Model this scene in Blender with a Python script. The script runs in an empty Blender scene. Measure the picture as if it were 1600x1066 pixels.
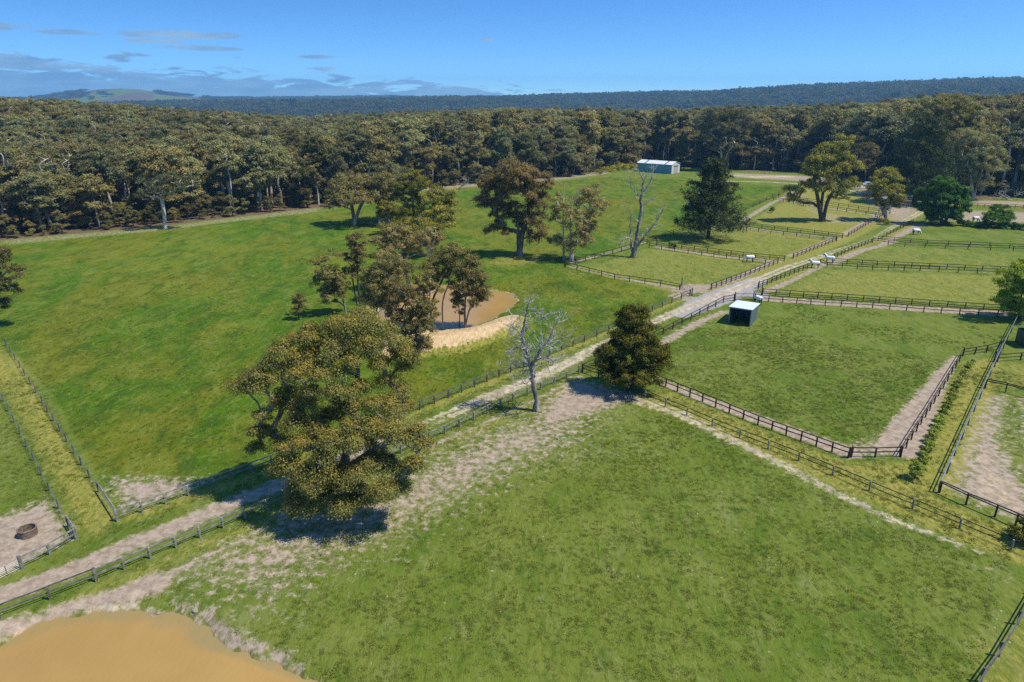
import bpy, math, random
import numpy as np
from mathutils import Vector, Matrix

PI = math.pi
H = 34.0                       # camera height above the paddocks
F = 1600 * 24 / 36             # focal length in photo pixels
HORIZON = 150.0
PITCH = math.atan((533 - HORIZON) / F)
CS, SN = math.cos(PITCH), math.sin(PITCH)
SUN_EL, SUN_AZ = math.radians(59), math.atan2(0.97, -0.24)     # azimuth clockwise from +Y
scene = bpy.context.scene
col = scene.collection
rnd = random.Random(7)

# ------------------------------------------------------------------ measuring helpers
def P(px, py, z=0.0):
    """point of the level z seen at photo pixel (px, py)"""
    u, v = (px - 800) / F, (py - 533) / F
    d = (u, CS - v * SN, -SN - v * CS)
    t = (z - H) / d[2]
    return Vector((d[0] * t, d[1] * t, z))

def PT(px, py, Y):
    """point at distance Y seen at photo pixel (px, py)"""
    k = (533 - py) / F
    w = Y * (k * CS - SN) / (CS + k * SN)
    dep = Y * CS - w * SN
    return Vector(((px - 800) / F * dep, Y, H + w))

def ppm(p):
    """photo pixels per metre at a world point"""
    return F / (p.y * CS - (p.z - H) * SN)

def smooth(a, b, x):
    t = np.clip((x - a) / (b - a), 0, 1)
    return t * t * (3 - 2 * t)

def vnoise(x, y, seed=0):
    """smooth value noise on numpy arrays, 0..1"""
    xi, yi = np.floor(x).astype(np.int64), np.floor(y).astype(np.int64)
    fx, fy = x - xi, y - yi
    fx, fy = fx * fx * (3 - 2 * fx), fy * fy * (3 - 2 * fy)
    def h(a, b):
        n = (a * 374761393 + b * 668265263 + seed * 974634777) & 0x7fffffff
        n = ((n ^ (n >> 13)) * 1274126177) & 0x7fffffff
        return ((n ^ (n >> 16)) & 0xffff) / 65535.0
    return (h(xi, yi) * (1 - fx) + h(xi + 1, yi) * fx) * (1 - fy) + (h(xi, yi + 1) * (1 - fx) + h(xi + 1, yi + 1) * fx) * fy

def fbm(x, y, seed=0, o=4):
    s, a, t = 0, 1.0, 0
    for i in range(o):
        s = s + a * vnoise(x * 2 ** i, y * 2 ** i, seed + i); t += a; a *= .5
    return s / t

# ------------------------------------------------------------------ object helpers
def mesh_np(name, verts, quads, mat_index=None, attrs=None, smooth_shade=False):
    me = bpy.data.meshes.new(name)
    v = np.asarray(verts, np.float32); q = np.asarray(quads, np.int32)
    k = q.shape[1]
    me.vertices.add(len(v)); me.vertices.foreach_set('co', v.ravel())
    me.loops.add(q.size); me.loops.foreach_set('vertex_index', q.ravel())
    me.polygons.add(len(q))
    me.polygons.foreach_set('loop_start', np.arange(len(q), dtype=np.int32) * k)
    me.polygons.foreach_set('loop_total', np.full(len(q), k, np.int32))
    if mat_index is not None:
        me.polygons.foreach_set('material_index', np.asarray(mat_index, np.int32))
    if smooth_shade is not False:
        s = np.full(len(q), True) if smooth_shade is True else np.asarray(smooth_shade)
        me.polygons.foreach_set('use_smooth', s)
    for n, a in (attrs or {}).items():
        at = me.attributes.new(n, 'FLOAT', 'POINT'); at.data.foreach_set('value', np.asarray(a, np.float32))
    me.update(calc_edges=True); me.validate()
    return me

def obj(name, me, mat=None, parent=None, loc=None):
    if mat is not None and not me.materials:
        for m in (mat if isinstance(mat, (list, tuple)) else [mat]): me.materials.append(m)
    o = bpy.data.objects.new(name, me); col.objects.link(o)
    if parent is not None: o.parent = parent
    if loc is not None: o.location = loc
    return o

def tag(o, label=None, cat=None, group=None, kind=None):
    if label: o['label'] = label
    if cat: o['category'] = cat
    if group: o['group'] = group
    if kind: o['kind'] = kind
    return o

def thing(name, label, cat, loc=(0, 0, 0), rz=0, group=None):
    o = bpy.data.objects.new(name, None); col.objects.link(o)
    o.location = loc; o.rotation_euler = (0, 0, rz); o.empty_display_size = .5
    return tag(o, label, cat, group)

def copy_thing(root, loc, rz=0, scale=1):
    r = root.copy(); col.objects.link(r); r.location = loc; r.rotation_euler = (0, 0, rz)
    r.scale = (scale,) * 3 if not isinstance(scale, tuple) else scale
    for ch in root.children:
        c = ch.copy(); col.objects.link(c); c.parent = r
        for g in ch.children:
            d = g.copy(); col.objects.link(d); d.parent = c
    return r

class MB:
    """collects boxes, bars and tubes; build() links them as one mesh"""
    def __init__(s): s.v, s.f = [], []
    def add(s, v, f):
        n = len(s.v); s.v += [tuple(p) for p in v]; s.f += [tuple(i + n for i in q) for q in f]; return s
    def box(s, lo, hi):
        (a, b, c), (d, e, g) = lo, hi
        return s.add([(a,b,c),(d,b,c),(d,e,c),(a,e,c),(a,b,g),(d,b,g),(d,e,g),(a,e,g)],
                     [(0,3,2,1),(4,5,6,7),(0,1,5,4),(1,2,6,5),(2,3,7,6),(3,0,4,7)])
    def bar(s, p, q, w, h):
        """rectangular beam between two points, w across (level), h upright"""
        p, q = Vector(p), Vector(q); d = (q - p).normalized()
        side = Vector((-d.y, d.x, 0)); side = side.normalized() if side.length > 1e-4 else Vector((1, 0, 0))
        up = d.cross(side) * -1 if abs(d.z) < .99 else Vector((0, 1, 0))
        if up.z < 0: up = -up
        a, b = side * w / 2, up * h / 2
        return s.add([p-a-b, p+a-b, p+a+b, p-a+b, q-a-b, q+a-b, q+a+b, q-a+b],
                     [(0,1,2,3),(7,6,5,4),(0,4,5,1),(1,5,6,2),(2,6,7,3),(3,7,4,0)])
    def tube(s, pts, rads, n=8, cap=True):
        pts = [Vector(p) for p in pts]
        if not isinstance(rads, (list, tuple)): rads = [rads] * len(pts)
        base = len(s.v); ref = None
        for i, p in enumerate(pts):
            d = (pts[min(i+1, len(pts)-1)] - pts[max(i-1, 0)]).normalized()
            if ref is None: ref = Vector((1, 0, 0)) if abs(d.x) < .8 else Vector((0, 1, 0))
            a = (ref - d * ref.dot(d)).normalized(); ref = a; b = d.cross(a)
            for k in range(n):
                t = 2 * PI * k / n
                s.v.append(tuple(p + (a * math.cos(t) + b * math.sin(t)) * rads[i]))
        for i in range(len(pts) - 1):
            for k in range(n):
                q = base + i * n
                s.f.append((q + k, q + (k+1) % n, q + n + (k+1) % n, q + n + k))
        if cap:
            s.f.append(tuple(base + k for k in reversed(range(n)))); e = base + (len(pts)-1) * n
            s.f.append(tuple(e + k for k in range(n)))
        return s
    def build(s, name, mat, parent=None, loc=None, smooth_shade=False):
        me = bpy.data.meshes.new(name); me.from_pydata(s.v, [], s.f); me.update()
        if smooth_shade: me.polygons.foreach_set('use_smooth', [True] * len(me.polygons))
        return obj(name, me, mat, parent, loc)

# ------------------------------------------------------------------ materials
class NT:
    def __init__(s, nt): s.nt = nt; s.nt.nodes.clear()
    def __call__(s, typ, ins=None, **props):
        n = s.nt.nodes.new(typ)
        for k, v in props.items(): setattr(n, k, v)
        for k, v in (ins or {}).items():
            sock = n.inputs[k]
            if isinstance(v, bpy.types.NodeSocket): s.nt.links.new(v, sock)
            else: sock.default_value = v
        return n
    def math(s, op, a, b=0.0, c=0.0, clamp=False):
        return s('ShaderNodeMath', {0: a, 1: b, 2: c}, operation=op, use_clamp=clamp).outputs[0]
    def noise(s, vec, scale, detail=3, rough=.55, dist=0.0):
        return s('ShaderNodeTexNoise', {'Vector': vec, 'Scale': scale, 'Detail': detail, 'Roughness': rough, 'Distortion': dist}).outputs[0]
    def ramp(s, x, a, b):
        return s('ShaderNodeMapRange', {0: x, 1: a, 2: b, 3: 0.0, 4: 1.0}, interpolation_type='SMOOTHSTEP').outputs[0]
    def mix(s, f, a, b, typ='MIX'):
        n = s('ShaderNodeMix', data_type='RGBA', blend_type=typ)
        for k, v in ((0, f), (6, a), (7, b)):
            if isinstance(v, bpy.types.NodeSocket): s.nt.links.new(v, n.inputs[k])
            elif isinstance(v, (int, float)): n.inputs[k].default_value = v
            else: n.inputs[k].default_value = (*v, 1)
        return n.outputs[2]
    def attr(s, name): return s('ShaderNodeAttribute', attribute_name=name).outputs['Fac']

def material(name):
    m = bpy.data.materials.new(name); m.use_nodes = True
    return m, NT(m.node_tree)

def mat_plain(name, a, b, scale=3.0, rough=.8, metal=0.0, spec=.3, bump=.0, stretch=(1, 1, 1)):
    m, t = material(name)
    pos = t('ShaderNodeTexCoord').outputs['Object']
    mp = t('ShaderNodeMapping', {'Vector': pos, 'Scale': stretch}).outputs[0]
    f = t.noise(mp, scale, 5, .65); oi = t('ShaderNodeObjectInfo').outputs['Random']
    f2 = t.math('ADD', t.ramp(f, .3, .7), t.math('MULTIPLY', t.math('SUBTRACT', oi, .5), .35), clamp=True)
    c = t.mix(f2, a, b)
    ins = {'Base Color': c, 'Roughness': rough, 'Metallic': metal, 'Specular IOR Level': spec}
    if bump: ins['Normal'] = t('ShaderNodeBump', {'Height': f, 'Strength': bump, 'Distance': .05}).outputs[0]
    p = t('ShaderNodeBsdfPrincipled', ins)
    t('ShaderNodeOutputMaterial', {0: p.outputs[0]})
    return m

LEAF_GAIN = 1.9
def mat_leaf(name, base, alt, tip, trans=.3, var=.35):
    """foliage: varies leaf by leaf and tree by tree; tip = young growth at the outside of the clumps"""
    m, t = material(name)
    oi = t('ShaderNodeObjectInfo').outputs['Random']
    isl = t('ShaderNodeNewGeometry').outputs['Random Per Island']
    base, alt, tip = (tuple(v * LEAF_GAIN for v in q) for q in (base, alt, tip))
    c = t.mix(t.ramp(oi, .1, .9), base, alt)
    tw = t.math('MULTIPLY', t.attr('tip'), t.math('ADD', .35, isl), clamp=True)
    c = t.mix(tw, c, tip)
    k = t.math('ADD', 1 - var, t.math('MULTIPLY', isl, var * 2))
    k2 = t.math('MULTIPLY', k, t.math('ADD', .66, t.math('MULTIPLY', t.math('FRACT', t.math('MULTIPLY', oi, 7.31)), .74)))
    c = t.mix(1.0, c, t('ShaderNodeCombineXYZ', {0: k2, 1: k2, 2: k2}).outputs[0], 'MULTIPLY')
    p = t('ShaderNodeBsdfPrincipled', {'Base Color': c, 'Roughness': .55, 'Specular IOR Level': .12})
    tr = t('ShaderNodeBsdfTranslucent', {'Color': t.mix(1.0, c, (1.1, 1.15, .6), 'MULTIPLY')})
    mx = t('ShaderNodeMixShader', {0: trans, 1: p.outputs[0], 2: tr.outputs[0]})
    t('ShaderNodeOutputMaterial', {0: mx.outputs[0]})
    return m

M = {}
M['gum_bark'] = mat_plain('gum_bark', (.10, .075, .055), (.36, .32, .27), 1.1, .85, bump=.4, stretch=(1, 1, .25))
M['pale_bark'] = mat_plain('pale_bark', (.26, .22, .18), (.60, .56, .50), .8, .8, bump=.3, stretch=(1, 1, .3))
M['dead_wood'] = mat_plain('dead_wood', (.26, .24, .215), (.68, .65, .60), 1.6, .85, bump=.5, stretch=(1, 1, .2))
M['grey_dead_wood'] = mat_plain('grey_dead_wood', (.10, .088, .078), (.40, .37, .34), 1.8, .9, bump=.7, stretch=(1, 1, .15))
M['dark_bark'] = mat_plain('dark_bark', (.05, .038, .028), (.11, .085, .065), 2, .9, bump=.4)
M['black_rail'] = mat_plain('black_rail', (.016, .013, .011), (.045, .038, .032), 2.5, .7)
M['brown_rail'] = mat_plain('brown_rail', (.030, .020, .013), (.075, .052, .036), 2.5, .75)
M['grey_rail'] = mat_plain('grey_rail', (.13, .125, .12), (.34, .33, .31), 2.2, .85, bump=.3)
M['dark_grey_rail'] = mat_plain('dark_grey_rail', (.05, .05, .05), (.16, .155, .145), 2.2, .85)
M['steel'] = mat_plain('steel', (.34, .37, .41), (.50, .53, .57), 3, .35, .8)
M['wire'] = mat_plain('wire', (.22, .22, .22), (.34, .34, .34), 3, .5, .6)
M['rusty'] = mat_plain('rusty', (.12, .075, .05), (.27, .22, .17), 4, .8)
M['horse_coat'] = mat_plain('horse_coat', (.012, .010, .009), (.05, .035, .025), 2, .6)
M['rug'] = mat_plain('rug', (.72, .74, .77), (.84, .85, .87), 3, .7)
M['stone'] = mat_plain('stone', (.16, .13, .10), (.42, .37, .30), 2, .9, bump=.5)

LEAF = {
 'big': mat_leaf('olive_gum_leaves', (.110, .112, .030), (.118, .116, .033), (.195, .136, .020)),
 'gum': mat_leaf('gum_leaves', (.122, .112, .036), (.146, .120, .044), (.185, .135, .038)),
 'rust': mat_leaf('rusty_gum_leaves', (.120, .092, .036), (.138, .098, .041), (.190, .120, .040)),
 'yellow': mat_leaf('golden_gum_leaves', (.098, .102, .018), (.110, .108, .022), (.215, .168, .014)),
 'forest': mat_leaf('forest_leaves', (.088, .088, .026), (.150, .122, .046), (.175, .140, .046), var=.3),
 'far': mat_leaf('distant_leaves', (.048, .058, .024), (.074, .074, .032), (.080, .080, .032), var=.2),
 'grey': mat_leaf('grey_gum_leaves', (.105, .110, .048), (.145, .136, .060), (.165, .150, .052), var=.3),
 'pine': mat_leaf('pine_needles', (.024, .034, .009), (.030, .040, .011), (.050, .060, .014), .15),
 'round': mat_leaf('wattle_leaves', (.062, .068, .008), (.068, .072, .010), (.145, .122, .010), .25),
 'green': mat_leaf('bright_green_leaves', (.036, .085, .010), (.048, .098, .012), (.066, .125, .018), .3),
 'lime': mat_leaf('lime_leaves', (.215, .26, .016), (.225, .265, .018), (.29, .31, .026), .3),
 'shrub': mat_leaf('shrub_leaves', (.125, .16, .022), (.14, .17, .025), (.20, .215, .035), .3),
 'grass': mat_leaf('grass_blades', (.084, .106, .014), (.112, .118, .024), (.14, .145, .04), .35, .3),
 'tussock': mat_leaf('tussock_blades', (.056, .098, .008), (.094, .116, .014), (.12, .135, .024), .35, .3),
 'flower': mat_leaf('yellow_shrub_leaves', (.14, .14, .012), (.17, .16, .012), (.26, .24, .014), .25),
}
# light levels
SUN_E, SKY_S, EXPO, HAZE_D = 3.5, .115, 0.62, 1.45e-4
SKY_TINT, CLOUD_A, CLOUD_B = (.78, 1.03, 1.18), (.13, .25, .42), (.21, .35, .52)
DENOISE = False
# ------------------------------------------------------------------ terrain
TAB_PX = [-600, 0, 150, 300, 450, 700, 1000, 1300, 1450, 1600, 2200]
TAB_A = [16, 15, 11.5, 6, 0, -2, -2, 0, 4, 5, 6]
B_PX = [-600, 0, 150, 300, 500, 700, 800, 1000, 1100, 1200, 1300, 1400, 1500, 1600, 2200]
B_Y = [162, 161, 160, 158.5, 155, 151.5, 149.5, 145, 141, 136.5, 132, 128, 125, 123, 118]
C_PX = [-600, 40, 75, 110, 150, 190, 220, 245, 280, 330, 500, 700, 900, 2200]
C_Y = [155, 154, 151, 145, 139.5, 136.5, 138, 143, 148, 153, 152.5, 152.5, 151, 150]
POND_A = [(592,494),(598,466),(618,450),(650,444),(700,447),(745,454),(775,455),(806,462),(802,478),(772,497),(735,511),(690,514),(640,513),(605,508)]
POND_B = [(-220,1110),(-60,1022),(0,1007),(40,987),(80,970),(130,962),(180,958),(225,955),(262,960),(292,966),(312,976),(324,992),(345,1008),(385,1022),(425,1040),(462,1056),(520,1090),(480,1180),(200,1260),(-200,1300)]
WZ_A, WZ_B = -0.35, -0.55
pondA = np.array([P(x, y, WZ_A)[:2] for x, y in POND_A]); pondB = np.array([P(x, y, WZ_B)[:2] for x, y in POND_B])

def densify(poly, n=4, closed=True):
    """Catmull-Rom through the corners, so that shores are rounded"""
    p = np.asarray(poly, float); m = len(p); out = []
    for i in range(m if closed else m - 1):
        g = (lambda k: p[k % m]) if closed else (lambda k: p[min(max(k, 0), m - 1)])
        a, b, c, d = g(i-1), g(i), g(i+1), g(i+2)
        for k in range(n):
            t = k / n
            out.append(.5 * ((2*b) + (c-a)*t + (2*a-5*b+4*c-d)*t*t + (3*b-a-3*c+d)*t**3))
    if not closed: out.append(p[-1])
    return np.array(out)
pondA, pondB = densify(pondA), densify(pondB)

def line_dist(x, y, pts, w=None, closed=False, pad=12.0):
    """distance to a polyline (minus its interpolated half width); far points get pad"""
    pts = np.asarray(pts, float)
    n = len(pts); idx = [(i, (i+1) % n) for i in range(n if closed else n-1)]
    mw = 0 if w is None else max(w)
    d = np.full(x.shape, pad, np.float64)
    lo, hi = pts.min(0) - pad - mw, pts.max(0) + pad + mw
    sel = np.nonzero((x > lo[0]) & (x < hi[0]) & (y > lo[1]) & (y < hi[1]))[0]
    if len(sel) == 0: return d
    xs, ys = x[sel], y[sel]; ds = d[sel]
    for i, j in idx:
        ax, ay = pts[i]; bx, by = pts[j] - pts[i]; L = bx*bx + by*by + 1e-9
        t = np.clip(((xs-ax)*bx + (ys-ay)*by) / L, 0, 1)
        q = np.hypot(xs-ax-t*bx, ys-ay-t*by)
        if w is not None: q = q - (w[i] + (w[j]-w[i]) * t)
        ds = np.minimum(ds, q)
    d[sel] = ds
    return d

def inside(x, y, pts):
    pts = np.asarray(pts, float); r = np.zeros(x.shape, bool)
    lo, hi = pts.min(0), pts.max(0)
    sel = np.nonzero((x > lo[0]) & (x < hi[0]) & (y > lo[1]) & (y < hi[1]))[0]
    xs, ys = x[sel], y[sel]; c = np.zeros(len(sel), bool)
    for i in range(len(pts)):
        (ax, ay), (bx, by) = pts[i], pts[(i+1) % len(pts)]
        if ay == by: continue
        c ^= ((ay > ys) != (by > ys)) & (xs < (bx-ax) * (ys-ay) / (by-ay) + ax)
    r[sel] = c
    return r

def sdf(x, y, pts, pad=12.0):
    """positive inside"""
    d = line_dist(x, y, pts, closed=True, pad=pad)
    return np.where(inside(x, y, pts), d, -d)

EDGE = [(-400,430),(-150,393),(0,377),(100,367),(240,355),(340,343),(420,334),(505,325),(560,318),(620,303),(700,292),(800,286),(850,281),(900,276),(945,268),(1000,261),(1065,261),(1140,266),(1250,270),(1330,277),(1400,293),(1440,304),(1520,311),(1600,309),(1750,315),(2100,330)]
edge_w = np.array([P(x, y)[:2] for x, y in EDGE])
edge_az = np.arctan2(edge_w[:, 0], edge_w[:, 1]); edge_r = np.hypot(edge_w[:, 0], edge_w[:, 1])
def forest_edge(az): return np.interp(az, edge_az, edge_r)

def shore_jit(x, y): return 1.3 * (fbm(x / 1.1, y / 1.1, 21, 5) - .5) + .5 * (fbm(x / 5, y / 5, 22, 2) - .5)
BANK = [P(x, y)[:2] for x, y in [(600,545),(640,541),(690,537),(735,530),(775,519),(803,507)]]
def height(x, y):
    x = np.asarray(x, float); y = np.asarray(y, float)
    r = np.hypot(x, y); az = np.arctan2(x, y)
    px = 800 + F * np.tan(np.clip(az, -1.2, 1.2)) / CS
    cz = np.cos(np.clip(az, -1.2, 1.2))
    A = np.interp(px, TAB_PX, TAB_A)
    B = H + 3000 * cz * (150 - np.interp(px, B_PX, B_Y)) / F * CS ** 2 - 23
    Cc = H + 5000 * cz * (150 - np.interp(px, C_PX, C_Y)) / F * CS ** 2 - 5
    V = np.interp(px, [-600, 300, 900, 1300, 1600, 2200], [-30, -42, -42, -25, -8, -8])
    re = forest_edge(az) + 12
    z = A * smooth(re, np.maximum(480, re + 120), r)
    z = np.where(r > 520, A + (V - A) * smooth(520, 1300, r), z)
    z = np.where(r > 1300, V + (B - V) * smooth(1300, 3000, r), z)
    z = np.where(r > 3000, B - (B + 20) * smooth(3000, 3900, r), z)
    z = np.where(r > 3900, -20 + (Cc + 20) * smooth(3900, 5000, r), z)
    z = np.where(r > 5000, Cc - (Cc + 20) * smooth(5000, 5500, r), z)
    n = fbm(x / 260, y / 260, 3, 4) - .5
    z = z + n * 42 * smooth(600, 1500, r) * (1 - .62 * smooth(2300, 2900, r))
    far = r > 350
    loc = np.zeros_like(z)
    if (~far).any():
        xs, ys = x[~far], y[~far]
        b = line_dist(xs, ys, BANK, pad=14)
        l = 1.35 * np.exp(-(b / 3.0) ** 2) * (1 + .25 * (fbm(xs / 2.2, ys / 2.2, 9, 3) - .5))
        l += .10 * (fbm(xs / 14, ys / 14, 5, 3) - .5)
        jit = shore_jit(xs, ys)
        for pts, wz in ((pondA, WZ_A), (pondB, WZ_B)):
            s = sdf(xs, ys, pts) + jit
            cut = smooth(-1.7, 1.6, s)
            l = l * (1 - smooth(-2.2, 0.2, s)) + 2 * wz * cut * np.where(s > 1.6, 1.5, 1)
        loc[~far] = l
    return z + loc

# ------------------------------------------------------------------ what grows or lies where (masks on the ground)
def W(pts): return np.array([P(x, y)[:2] for x, y in pts])
TRACK = W([(-260,1035),(-120,975),(0,931),(100,897),(200,853),(283,820),(367,785),(450,752),(560,707),(666,663),(720,639),(780,614),(833,593),(886,568),(930,545),(1000,514),(1046,492),(1086,476),(1149,452),(1178,440),(1226,420),(1266,407),(1299,395),(1333,384),(1366,373),(1390,358),(1420,342),(1445,328)])
LUSH = W([(-160,404),(-110,505),(8,536),(80,612),(188,806),(330,760),(420,735),(640,648),(900,540),(1064,462),(884,418),(960,398),(1012,381),(1165,329),(1245,293),(1120,284),(1000,278),(940,277),(850,287),(700,300),(610,315),(505,331),(420,339),(250,360),(100,374)])
DIRT_POLY = [  # pixel corners, strength, softness (m)
 ([(905,588),(935,601),(985,612),(1010,626),(960,636),(905,655),(862,668),(830,662),(850,630),(880,600)], 1.0, 2.5),
 ([(840,645),(960,640),(900,700),(800,745),(720,790),(650,830),(560,870),(490,900),(430,950),(350,925),(250,912),(330,860),(430,812),(560,775),(660,715),(760,668)], .86, 7),
 ([(430,800),(620,770),(640,800),(520,835),(410,850)], .85, 3),
 ([(-60,830),(0,806),(40,795),(72,778),(95,812),(116,838),(60,868),(0,905),(-60,935)], 1.05, 1.6),
 ([(160,748),(215,745),(290,748),(330,752),(270,778),(192,800)], .95, 2.6),
 ([(1326,712),(1404,711),(1424,672),(1408,662),(1380,682),(1340,694),(1300,694)], 1.0, 2.0),
 ([(1478,765),(1541,615),(1575,618),(1570,690),(1600,745),(1660,830),(1600,820)], .92, 2.5),
 ([(1560,610),(1680,625),(1680,800),(1600,745),(1560,690)], .55, 3),
 ([(1042,452),(1075,444),(1108,444),(1110,455),(1070,462)], .95, 1.5),
 ([(1135,270),(1250,274),(1330,281),(1300,291),(1240,283),(1140,277)], .8, 4),
 ([(1330,286),(1420,300),(1445,330),(1420,350),(1395,352),(1370,330),(1330,300)], .85, 5),
 ([(1505,328),(1640,333),(1640,350),(1480,346)], .85, 4),
 ([(1520,313),(1640,316),(1640,323),(1520,321)], .9, 3),
 ([(1225,305),(1260,300),(1290,330),(1370,345),(1340,352),(1285,350),(1240,318)], .55, 4),
 ([(270,938),(300,936),(330,950),(365,975),(405,1000),(450,1018),(475,1048),(425,1036),(385,1018),(345,1003),(322,985),(305,965)], 1.0, 1.4),
 ([(0,385),(250,362),(505,331),(505,322),(250,354),(0,374)], .52, 2.5),
 ([(640,300),(860,284),(955,272),(955,266),(860,278),(640,294)], .66, 3.0),
 ([(1430,860),(1600,890),(1600,930),(1540,905),(1500,880)], .45, 2),
]
DIRT_LINE = [  # pixel polyline, half widths (m), strength
 ([(0,982),(60,962),(120,942),(180,930),(240,912)], (1.0, .8, .7, .9, 1.4), 1.0),
 ([(240,912),(330,868),(420,822)], (.9, .7, .6), .75),
 ([(672,698),(760,660),(830,628),(905,590)], (.5, .5, .5, .6), .8),
 ([(1022,592),(1110,628),(1210,664),(1325,707)], (.8, 1.1, 1.2, 1.4), 1.0),
 ([(1404,700),(1432,650),(1460,606),(1480,576),(1492,558)], (2.3, 1.9, 1.3, .9, .5), 1.0),
 ([(1015,548),(1060,521),(1100,500),(1132,487)], (.7, .9, .9, .8), .95),
 ([(890,416),(960,432),(1060,452)], (.7, .7, .9), .9),
 ([(893,411),(950,395),(1008,379)], (.9, .8, .6), .9),
 ([(1106,450),(1150,436),(1205,411)], (1.0, 1.0, .9), .95),
 ([(1030,386),(1120,400),(1215,409)], (1.3, 1.3, 1.3), .85),
 ([(1236,400),(1300,374)], (1.0, 1.0), .9),
 ([(1170,357),(1240,366),(1310,373)], (1.4, 1.4, 1.4), .8),
 ([(1160,345),(1205,318),(1245,297)], (1.0, 1.0, 1.0), .9),
 ([(1320,366),(1376,336)], (1.2, 1.5), .9),
 ([(1215,312),(1300,325),(1370,337)], (1.5, 1.5, 1.5), .7),
 ([(1198,456),(1240,437),(1290,412)], (1.1, .9, .8), .85),
 ([(1300,411),(1345,392),(1400,378)], (1.4, 1.1, .8), .9),
 ([(1378,382),(1440,350)], (1.0, 1.4), .9),
 ([(1195,467),(1300,474),(1420,482),(1560,490)], (1.6, 1.6, 1.7, 1.8), .95),
 ([(1290,416),(1420,421),(1560,427)], (.7, .6, .5), .6),
 ([(1380,379),(1480,386),(1600,391)], (.7, .6, .5), .5),
 ([(1062,462),(1090,470)], (2.2, 2.2), .7),
 ([(572,500),(588,474)], (1.6, 1.6), .8),
 ([(790,470),(806,460),(790,452)], (.5, .5, .5), .5),
]
SAND_LINE = [
 ([(1130,283),(1200,284.5),(1260,288),(1320,296),(1350,302)], (.9, 1.1, 1.2, 1.0, .8), 1.0),
 ([(1175,277),(1230,276)], (3.5, 3.5), .9), ([(1147,275),(1160,274)], (1.6, 1.6), .9),
 ([(985,622),(1060,646),(1150,690),(1230,730),(1310,772),(1400,815),(1530,862)], (1.2, 1.2, 1.0, .9, .8, .7, .5), .60),
 ([(1330,288),(1362,294)], (2.5, 2.5), .9),
 ([(140,948),(180,944),(210,940)], (.25, .3, .25), 1.0),
 ([(230,946),(262,951)], (.35, .35), .7),
]
DRY_POLY = [
 ([(1000,614),(1100,650),(1330,735),(1600,832),(1700,900),(1600,885),(1480,838),(1300,760),(1100,668),(985,622)], 1.0, 1.2),
 ([(1050,612),(1325,722),(1410,722),(1500,565),(1560,556),(1470,775),(1600,835),(1480,822),(1250,722),(1000,612)], .78, 1.0),
 ([(-60,500),(8,545),(60,612),(110,700),(186,818),(150,850),(118,832),(60,722),(0,612),(-60,540)], .72, 1.2),
 ([(1440,1100),(1500,1010),(1600,905),(1720,960),(1640,1130)], .62, 3),
 ([(890,424),(1060,462),(1200,416),(1010,386)], .50, 2),
 ([(1026,386),(1220,412),(1305,376),(1160,352),(1100,360)], .52, 2),
 ([(1160,348),(1245,300),(1370,338),(1320,370)], .66, 2),
 ([(1250,292),(1330,300),(1385,335),(1300,326),(1215,310)], .72, 2),
 ([(1200,460),(1290,420),(1580,430),(1580,480)], .56, 2),
 ([(1290,412),(1370,382),(1600,394),(1600,424)], .46, 2),
 ([(860,408),(880,400),(800,396),(740,412),(800,420)], .6, 3),
 ([(-60,700),(0,640),(70,770),(40,800),(-60,830)], .35, 3),
 ([(1550,560),(1680,570),(1680,620),(1545,604)], .6, 2),
]
DRY_LINE = [
 ([(0,1000),(150,925),(300,862),(430,806),(560,752),(670,706),(760,668),(900,600)], (1.2,)*8, .55),
 ([(190,812),(330,768),(460,722),(640,652),(800,584),(930,528),(1070,464)], (1.2,)*7, .62),
 ([(1110,456),(1210,418),(1320,374),(1390,340)], (2.2, 2.2, 2.2, 2.2), .7),
 ([(1186,452),(1275,414),(1370,378),(1430,348)], (1.2,)*4, .7),
 ([(20,560),(60,640),(110,730),(170,812)], (.7, .7, .7, .7), .95),
 ([(0,575),(50,650),(80,700)], (.35, .35, .35), .95),
 ([(1475,770),(1510,700),(1545,600),(1556,560)], (1.0, 1.0, .8, .6), 1.0),
 ([(640,557),(720,548),(800,522),(830,500)], (1.2, 1.4, 1.4, .8), .8),
 ([(1160,360),(1310,380)], (1.0, 1.0), .9), ([(1030,392),(1200,415)], (.8, .8), .8),
]
GRAVEL_LINE = [([(1066,492),(1100,474),(1150,454),(1186,437)], (1.6, 3.0, 3.0, 1.8), 1.0), ([(1150,458),(1190,462)], (2.5, 1.8), .8)]
OCHRE_LINE = [([(615,548),(650,542),(700,535),(745,526),(785,513),(806,503)], (2.6, 3.2, 3.2, 2.8, 2.0, 1.0), 1.0), ([(620,520),(690,520),(750,515),(800,498)], (1.6, 1.8, 1.6, 1.0), 1.0)]

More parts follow.
